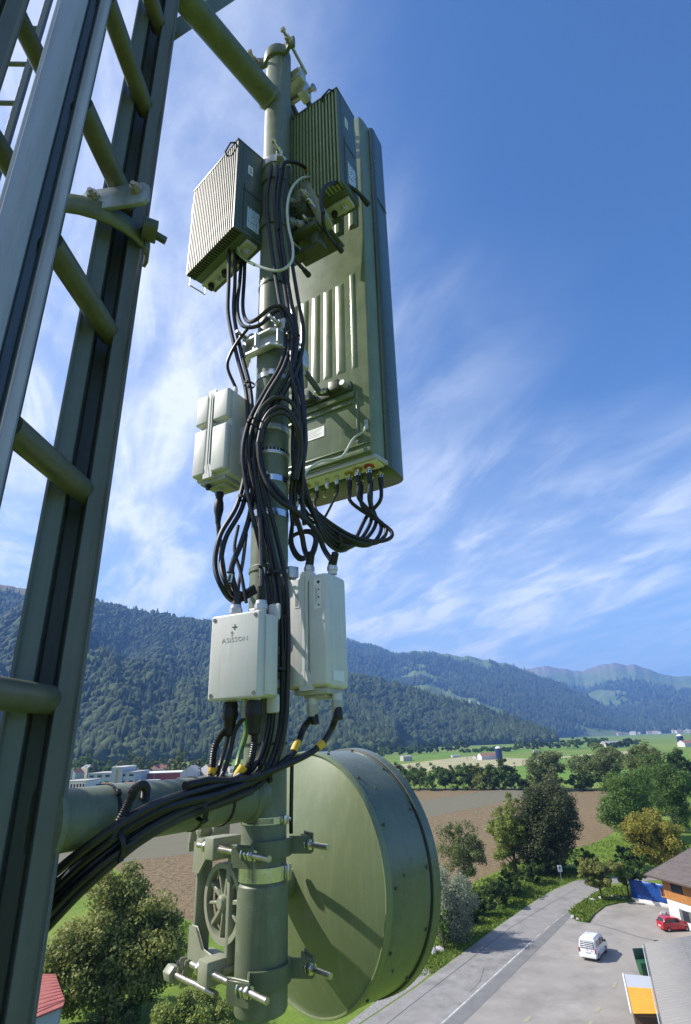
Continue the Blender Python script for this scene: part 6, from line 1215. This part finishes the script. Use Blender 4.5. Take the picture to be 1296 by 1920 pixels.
# power poles and pylons in the valley
def pylon(px, base, top, label, arms=2):
    g = gnd(px, base); h = at(px, top, g.y).z; t = thing('power_pole', label, 'pole', Matrix.Translation(g), 'power poles in the valley'); mb = MB(Matrix.Translation(g)); w = .0022*g.length*.4; mb.cyl((0, 0, 0), (0, 0, h), w*.55, w*.3, n=6); mb.build('mast', mat('pole_grey', (.25, .25, .24), .7), t)
    for k in range(arms): mb = MB(Matrix.Translation(g)); mb.box((0, 0, h*(.95-.12*k)), (h*.28, w*.4, w*.4)); mb.build('crossarm', MATS['pole_grey'], t)
pylon(348, 1478, 1418, 'grey power pole in front of the white hall'); pylon(999, 1415, 1385, 'power pole right of the farm'); pylon(876, 1424, 1396, 'power pole left of the farm'); pylon(721, 1436, 1405, 'power pole just right of the dish top')
# ================================================================== VEHICLES
M_CARW = mat('white_car_paint', (0.80, 0.80, 0.80), 0.22, coat=.6); M_CARR = mat('red_car_paint', (0.42, 0.008, 0.02), 0.2, coat=.8); M_TYRE = mat('tyre', (0.02, 0.02, 0.02), .8); M_RIM = mat('alloy_rim', (.55, .55, .56), .3, metal=.8); M_LAMPR = mat('tail_lamp', (.35, .01, .01), .2); M_TINT = mat('tinted_glass', (.02, .025, .03), .08)
def extr(mb, prof, x0, x1, taper=0.0, z_t=1.0):
    n = len(prof); f = lambda x, z: x*(1-taper*max(0, z-z_t)); mb.add([(f(x0, p[1]), p[0], p[1]) for p in prof]+[(f(x1, p[1]), p[0], p[1]) for p in prof], [tuple(range(n)), tuple(reversed(range(n, 2*n)))]+[(k, n+k, n+(k+1) % n, (k+1) % n) for k in range(n)])
def wheel(Mx, t, x, y, r, w):
    mb = MB(Mx); s = 1 if x > 0 else -1; mb.lathe([(r*.6, -w/2), (r*.92, -w/2), (r, -w/4), (r, w/4), (r*.92, w/2), (r*.6, w/2)], 22, o=(x, y, r), ax=(s, 0, 0)); wh = mb.build('wheel', M_TYRE, t)
    mb = MB(Mx); mb.lathe([(.001, w*.42), (r*.2, w*.42), (r*.5, w*.3), (r*.62, w*.46)], 18, o=(x, y, r), ax=(s, 0, 0)); mb.build('rim', M_RIM, wh)
vr0 = gnd(1088, 1800); vr1 = gnd(1121, 1806); vx = (vr1-vr0); vx.z = 0; vx.normalize(); vy = Vector((-vx.y, vx.x, 0)); VM = frame((vr0+vr1)/2+Vector((0, 0, .02)), vx, vy, (0, 0, 1))
van = thing('camper_van', 'white camper van with louvred rear window parked in the yard', 'van', VM)
vp = [(0.0, .38), (0.06, .95), (.10, 1.15), (.30, 1.92), (.42, 2.0), (2.9, 2.02), (3.45, 1.90), (4.15, 1.22), (4.85, 1.02), (4.95, .75), (4.95, .35), (4.5, .26), (.3, .26)]
mb = MB(VM); extr(mb, vp, -.95, .95, .13, 1.05); mb.build('body', M_CARW, van, bevel=.07, seg=3)
mb = MB(VM); extr(mb, [(.45, 2.0), (.55, 2.10), (2.75, 2.12), (2.95, 2.0)], -.72, .72); mb.build('pop_top_roof', M_CARW, van, bevel=.05)
mb = MB(VM); mb.add([(-.78, .095, 1.22), (.78, .095, 1.22), (.70, .265, 1.86), (-.70, .265, 1.86)], [(0, 1, 2, 3)]); mb.M = VM @ Matrix.Translation((0, -.02, 0)); mb.build('rear_window', M_TINT, van)
mb = MB(VM @ Matrix.Translation((0, -.05, 0))); mb.add([(-.78, .095, 1.22), (.78, .095, 1.22), (.70, .265, 1.86), (-.70, .265, 1.86)], [(0, 1, 2, 3)]); mb.build('rear_pane', M_TINT, van)
for k in range(4):
    f = (k+.35)/4; y = .095+.17*f-.075; z = 1.22+.64*f; mb = MB(VM); mb.box((0, y, z+.03), (1.5-.12*f, .05, .085), Matrix.Rotation(rad(12), 3, 'X')); mb.build('louvre', M_CARW, van, bevel=.01, seg=1)
for s in (-1, 1):
    for y0, y1, nm in ((.75, 1.75, 'side_window'), (1.9, 2.85, 'side_window'), (3.0, 3.75, 'door_window')):
        mb = MB(VM); x = lambda z: s*(.957*(1-.13*max(0, z-1.05))+.006); zt = 1.78 if nm == 'side_window' else 1.66; mb.add([(x(1.2), y0, 1.2), (x(1.2), y1, 1.2), (x(zt), y1-(.0 if nm == 'side_window' else .32), zt), (x(zt), y0, zt)], [(0, 1, 2, 3)]); mb.build(nm, mat('beige_blind_glass', (.30, .26, .19), .15) if y0 < 1 else M_TINT, van)
    mb = MB(VM); mb.box((s*.90, .035, 1.02), (.13, .06, .42), Matrix.Rotation(rad(-6), 3, 'X')); mb.build('tail_lamp', M_LAMPR, van, bevel=.02)
    mb = MB(VM); mb.box((s*1.04, 3.75, 1.22), (.16, .12, .24)); mb.build('mirror', M_RUBBER, van, bevel=.03)
    for y in (.95, 3.95): wheel(VM, van, s*.86, y, .34, .22)
    mb = MB(VM); mb.box((s*.62, 4.93, .80), (.42, .05, .18)); mb.build('headlight', M_LABEL, van, bevel=.02)
mb = MB(VM); mb.add([(-.78, 4.12, 1.27), (.78, 4.12, 1.27), (.70, 3.52, 1.86), (-.70, 3.52, 1.86)], [(0, 1, 2, 3)]); mb.M = VM; o = mb.build('windscreen', M_TINT, van); o.location = (0, .04, .04)
mb = MB(VM); mb.box((0, -.03, .45), (1.86, .12, .24)); mb.build('rear_bumper', M_CARW, van, bevel=.04)
mb = MB(VM); mb.box((0, -.0, .88), (.52, .05, .11)); mb.build('number_plate', M_LABEL, van); mb = MB(VM); mb.cyl((0, .03, 1.08), (0, -.0, 1.08), .06, n=14); mb.build('round_badge', M_SHUT, van)
mb = MB(VM); mb.cyl((.45, .03, 1.04), (.45, -.0, 1.04), .05, n=10); mb.build('sticker', M_RED, van)
# red hatchback
cr0 = gnd(1229, 1739); cr1 = gnd(1250, 1751); cx = (cr1-cr0); cx.z = 0; cx.normalize(); cy = Vector((-cx.y, cx.x, 0)); CM = frame((cr0+cr1)/2+Vector((0, 0, .02)), cx, cy, (0, 0, 1)); carR = thing('hatchback_car', 'small red hatchback parked by the house wall', 'car', CM)
cp_ = [(0.0, .35), (.02, .75), (.10, .95), (.42, 1.40), (.60, 1.48), (1.7, 1.50), (2.15, 1.42), (2.85, 1.0), (3.6, .85), (3.78, .68), (3.8, .35), (3.4, .22), (.3, .22)]
mb = MB(CM); extr(mb, cp_, -.83, .83, .24, .9); mb.build('body', M_CARR, carR, bevel=.06, seg=3)
mb = MB(CM @ Matrix.Translation((0, -.03, .02))); mb.add([(-.62, .12, .98), (.62, .12, .98), (.56, .42, 1.37), (-.56, .42, 1.37)], [(0, 1, 2, 3)]); mb.build('rear_window', M_TINT, carR)
mb = MB(CM @ Matrix.Translation((0, .03, .03))); mb.add([(-.64, 2.78, 1.02), (.64, 2.78, 1.02), (.58, 2.2, 1.39), (-.58, 2.2, 1.39)], [(0, 1, 2, 3)]); mb.build('windscreen', M_TINT, carR)
for s in (-1, 1):
    x = lambda z: s*(.838*(1-.24*max(0, z-.9))+.006)
    for y0, y1, ya, yb in ((.42, 1.15, .62, 1.15), (1.23, 2.45, 1.23, 2.0)): mb = MB(CM); mb.add([(x(.98), y0, .98), (x(.98), y1, .98), (x(1.36), yb, 1.36), (x(1.36), ya, 1.36)], [(0, 1, 2, 3)]); mb.build('side_window', M_TINT, carR)
    mb = MB(CM); mb.box((s*.72, .04, .92), (.16, .06, .34)); mb.build('tail_lamp', mat('bright_tail_lamp', (.6, .1, .1), .15), carR, bevel=.02); mb = MB(CM); mb.box((s*.9, 2.3, 1.0), (.14, .1, .12)); mb.build('mirror', M_CARR, carR, bevel=.02)
    for y in (.7, 3.05): wheel(CM, carR, s*.74, y, .29, .19)
    mb = MB(CM); mb.box((s*.58, 3.72, .72), (.3, .1, .14)); mb.build('headlight', M_LABEL, carR, bevel=.02)
mb = MB(CM); mb.box((0, -.01, .55), (.5, .05, .11)); mb.build('number_plate', M_LABEL, carR); mb = MB(CM); mb.box((0, .02, .36), (1.6, .1, .2)); mb.build('rear_bumper', M_CARR, carR, bevel=.04)
# ================================================================== SMALL THINGS ON THE GROUND
g = gnd(1054, 1657); sz = at(1050, 1622, g.y).z; sg = thing('road_sign', 'white square road sign on a post at the road bend', 'sign', Matrix.Translation(g)); mb = MB(Matrix.Translation(g)); mb.cyl((0, 0, 0), (0, 0, sz), .04, n=8); mb.build('post', M_ZINC, sg)
mb = MB(Matrix.Translation(g)); mb.box((0, -.06, sz-.5), (.75, .03, 1.0)); pl_ = mb.build('sign_plate', M_LABEL, sg, bevel=.01)
mb = MB(Matrix.Translation(g)); mb.lathe([(.001, 0), (.2, 0), (.2, .006), (.001, .006)], 18, o=(0, -.083, sz-.38), ax=(0, 1, 0)); mb.box((0, -.083, sz-.72), (.1, .01, .3)); mb.build('sign_symbol', M_SHUT, pl_)
g = gnd(320, 1772); mb = MB(Matrix.Translation(g)); mb.lathe([(.001, 0), (.55, 0), (.62, .25), (.55, 1.0), (.40, 1.35), (.20, 1.5), (.001, 1.52)], 18); o = thing('garden_composter', 'bright green plastic composter standing on the lawn', 'composter', Matrix.Translation(g)); mb.build('body', mat('bright_green_plastic', (.01, .28, .09), .4), o)
mb = MB(Matrix.Translation(g)); mb.lathe([(.57, .98), (.60, 1.0), (.56, 1.06)], 18); mb.build('lid_rim', mat('darker_green_plastic', (.008, .18, .06), .4), o)
sheet('bare_soil', [(306, 1772), (318, 1766), (340, 1764), (358, 1770), (340, 1778), (312, 1778)], 0.016, G_PLOW)
g = gnd(126, 1800); o = thing('purple_tent', 'purple play tent seen through the walnut tree leaves', 'tent', Matrix.Translation(g)); Rm = 1.6
mb = MB(Matrix.Translation(g)); mb.lathe([(Rm, 0), (Rm, 1.2), (Rm*.7, 1.9), (.01, 2.3)], 8, smooth=False); mb.build('tent_wall', mat('purple_cloth', (.28, .12, .42), .7), o); mb = MB(Matrix.Translation(g)); mb.box((0, -Rm*.95, .6), (.7, .06, 1.1)); mb.build('tent_door', mat('lilac_cloth', (.5, .35, .6), .7), o)
# fence posts along the lawn edge by the ploughed field
for i, (x, y) in enumerate(((300, 1706), (322, 1713), (345, 1722), (368, 1732), (210, 1625), (240, 1650))):
    g = gnd(x, y); mb = MB(Matrix.Translation(g)); mb.cyl((0, 0, 0), (0, 0, 1.2), .05, .045, n=6); mb.cyl((0, 0, 1.2), (0, 0, 1.24), .045, .02, n=6); tag(mb.build('fence_post', M_BARK, None, origin=g), 'thin wooden fence post along the lawn edge by the field', 'fence post', 'fence posts by the field')
# ================================================================== HAZE
hz = MB(); hz.box((0, 1500, 630-1), (30000, 30000, 1262)); ho = hz.build('haze', None, None)
hm = bpy.data.materials.new('haze'); hm.use_nodes = True; nt = hm.node_tree; nt.nodes.remove(nt.nodes['Principled BSDF']); pv = nt.nodes.new('ShaderNodeVolumePrincipled'); pv.inputs['Color'].default_value = (0.22, 0.46, 1.0, 1); pv.inputs['Density'].default_value = 1.2e-4; pv.inputs['Anisotropy'].default_value = 0.0
nt.links.new(pv.outputs[0], nt.nodes['Material Output'].inputs['Volume']); ho.data.materials.append(hm); tag(ho, 'thin blue summer haze filling the whole valley', 'haze', kind='stuff')
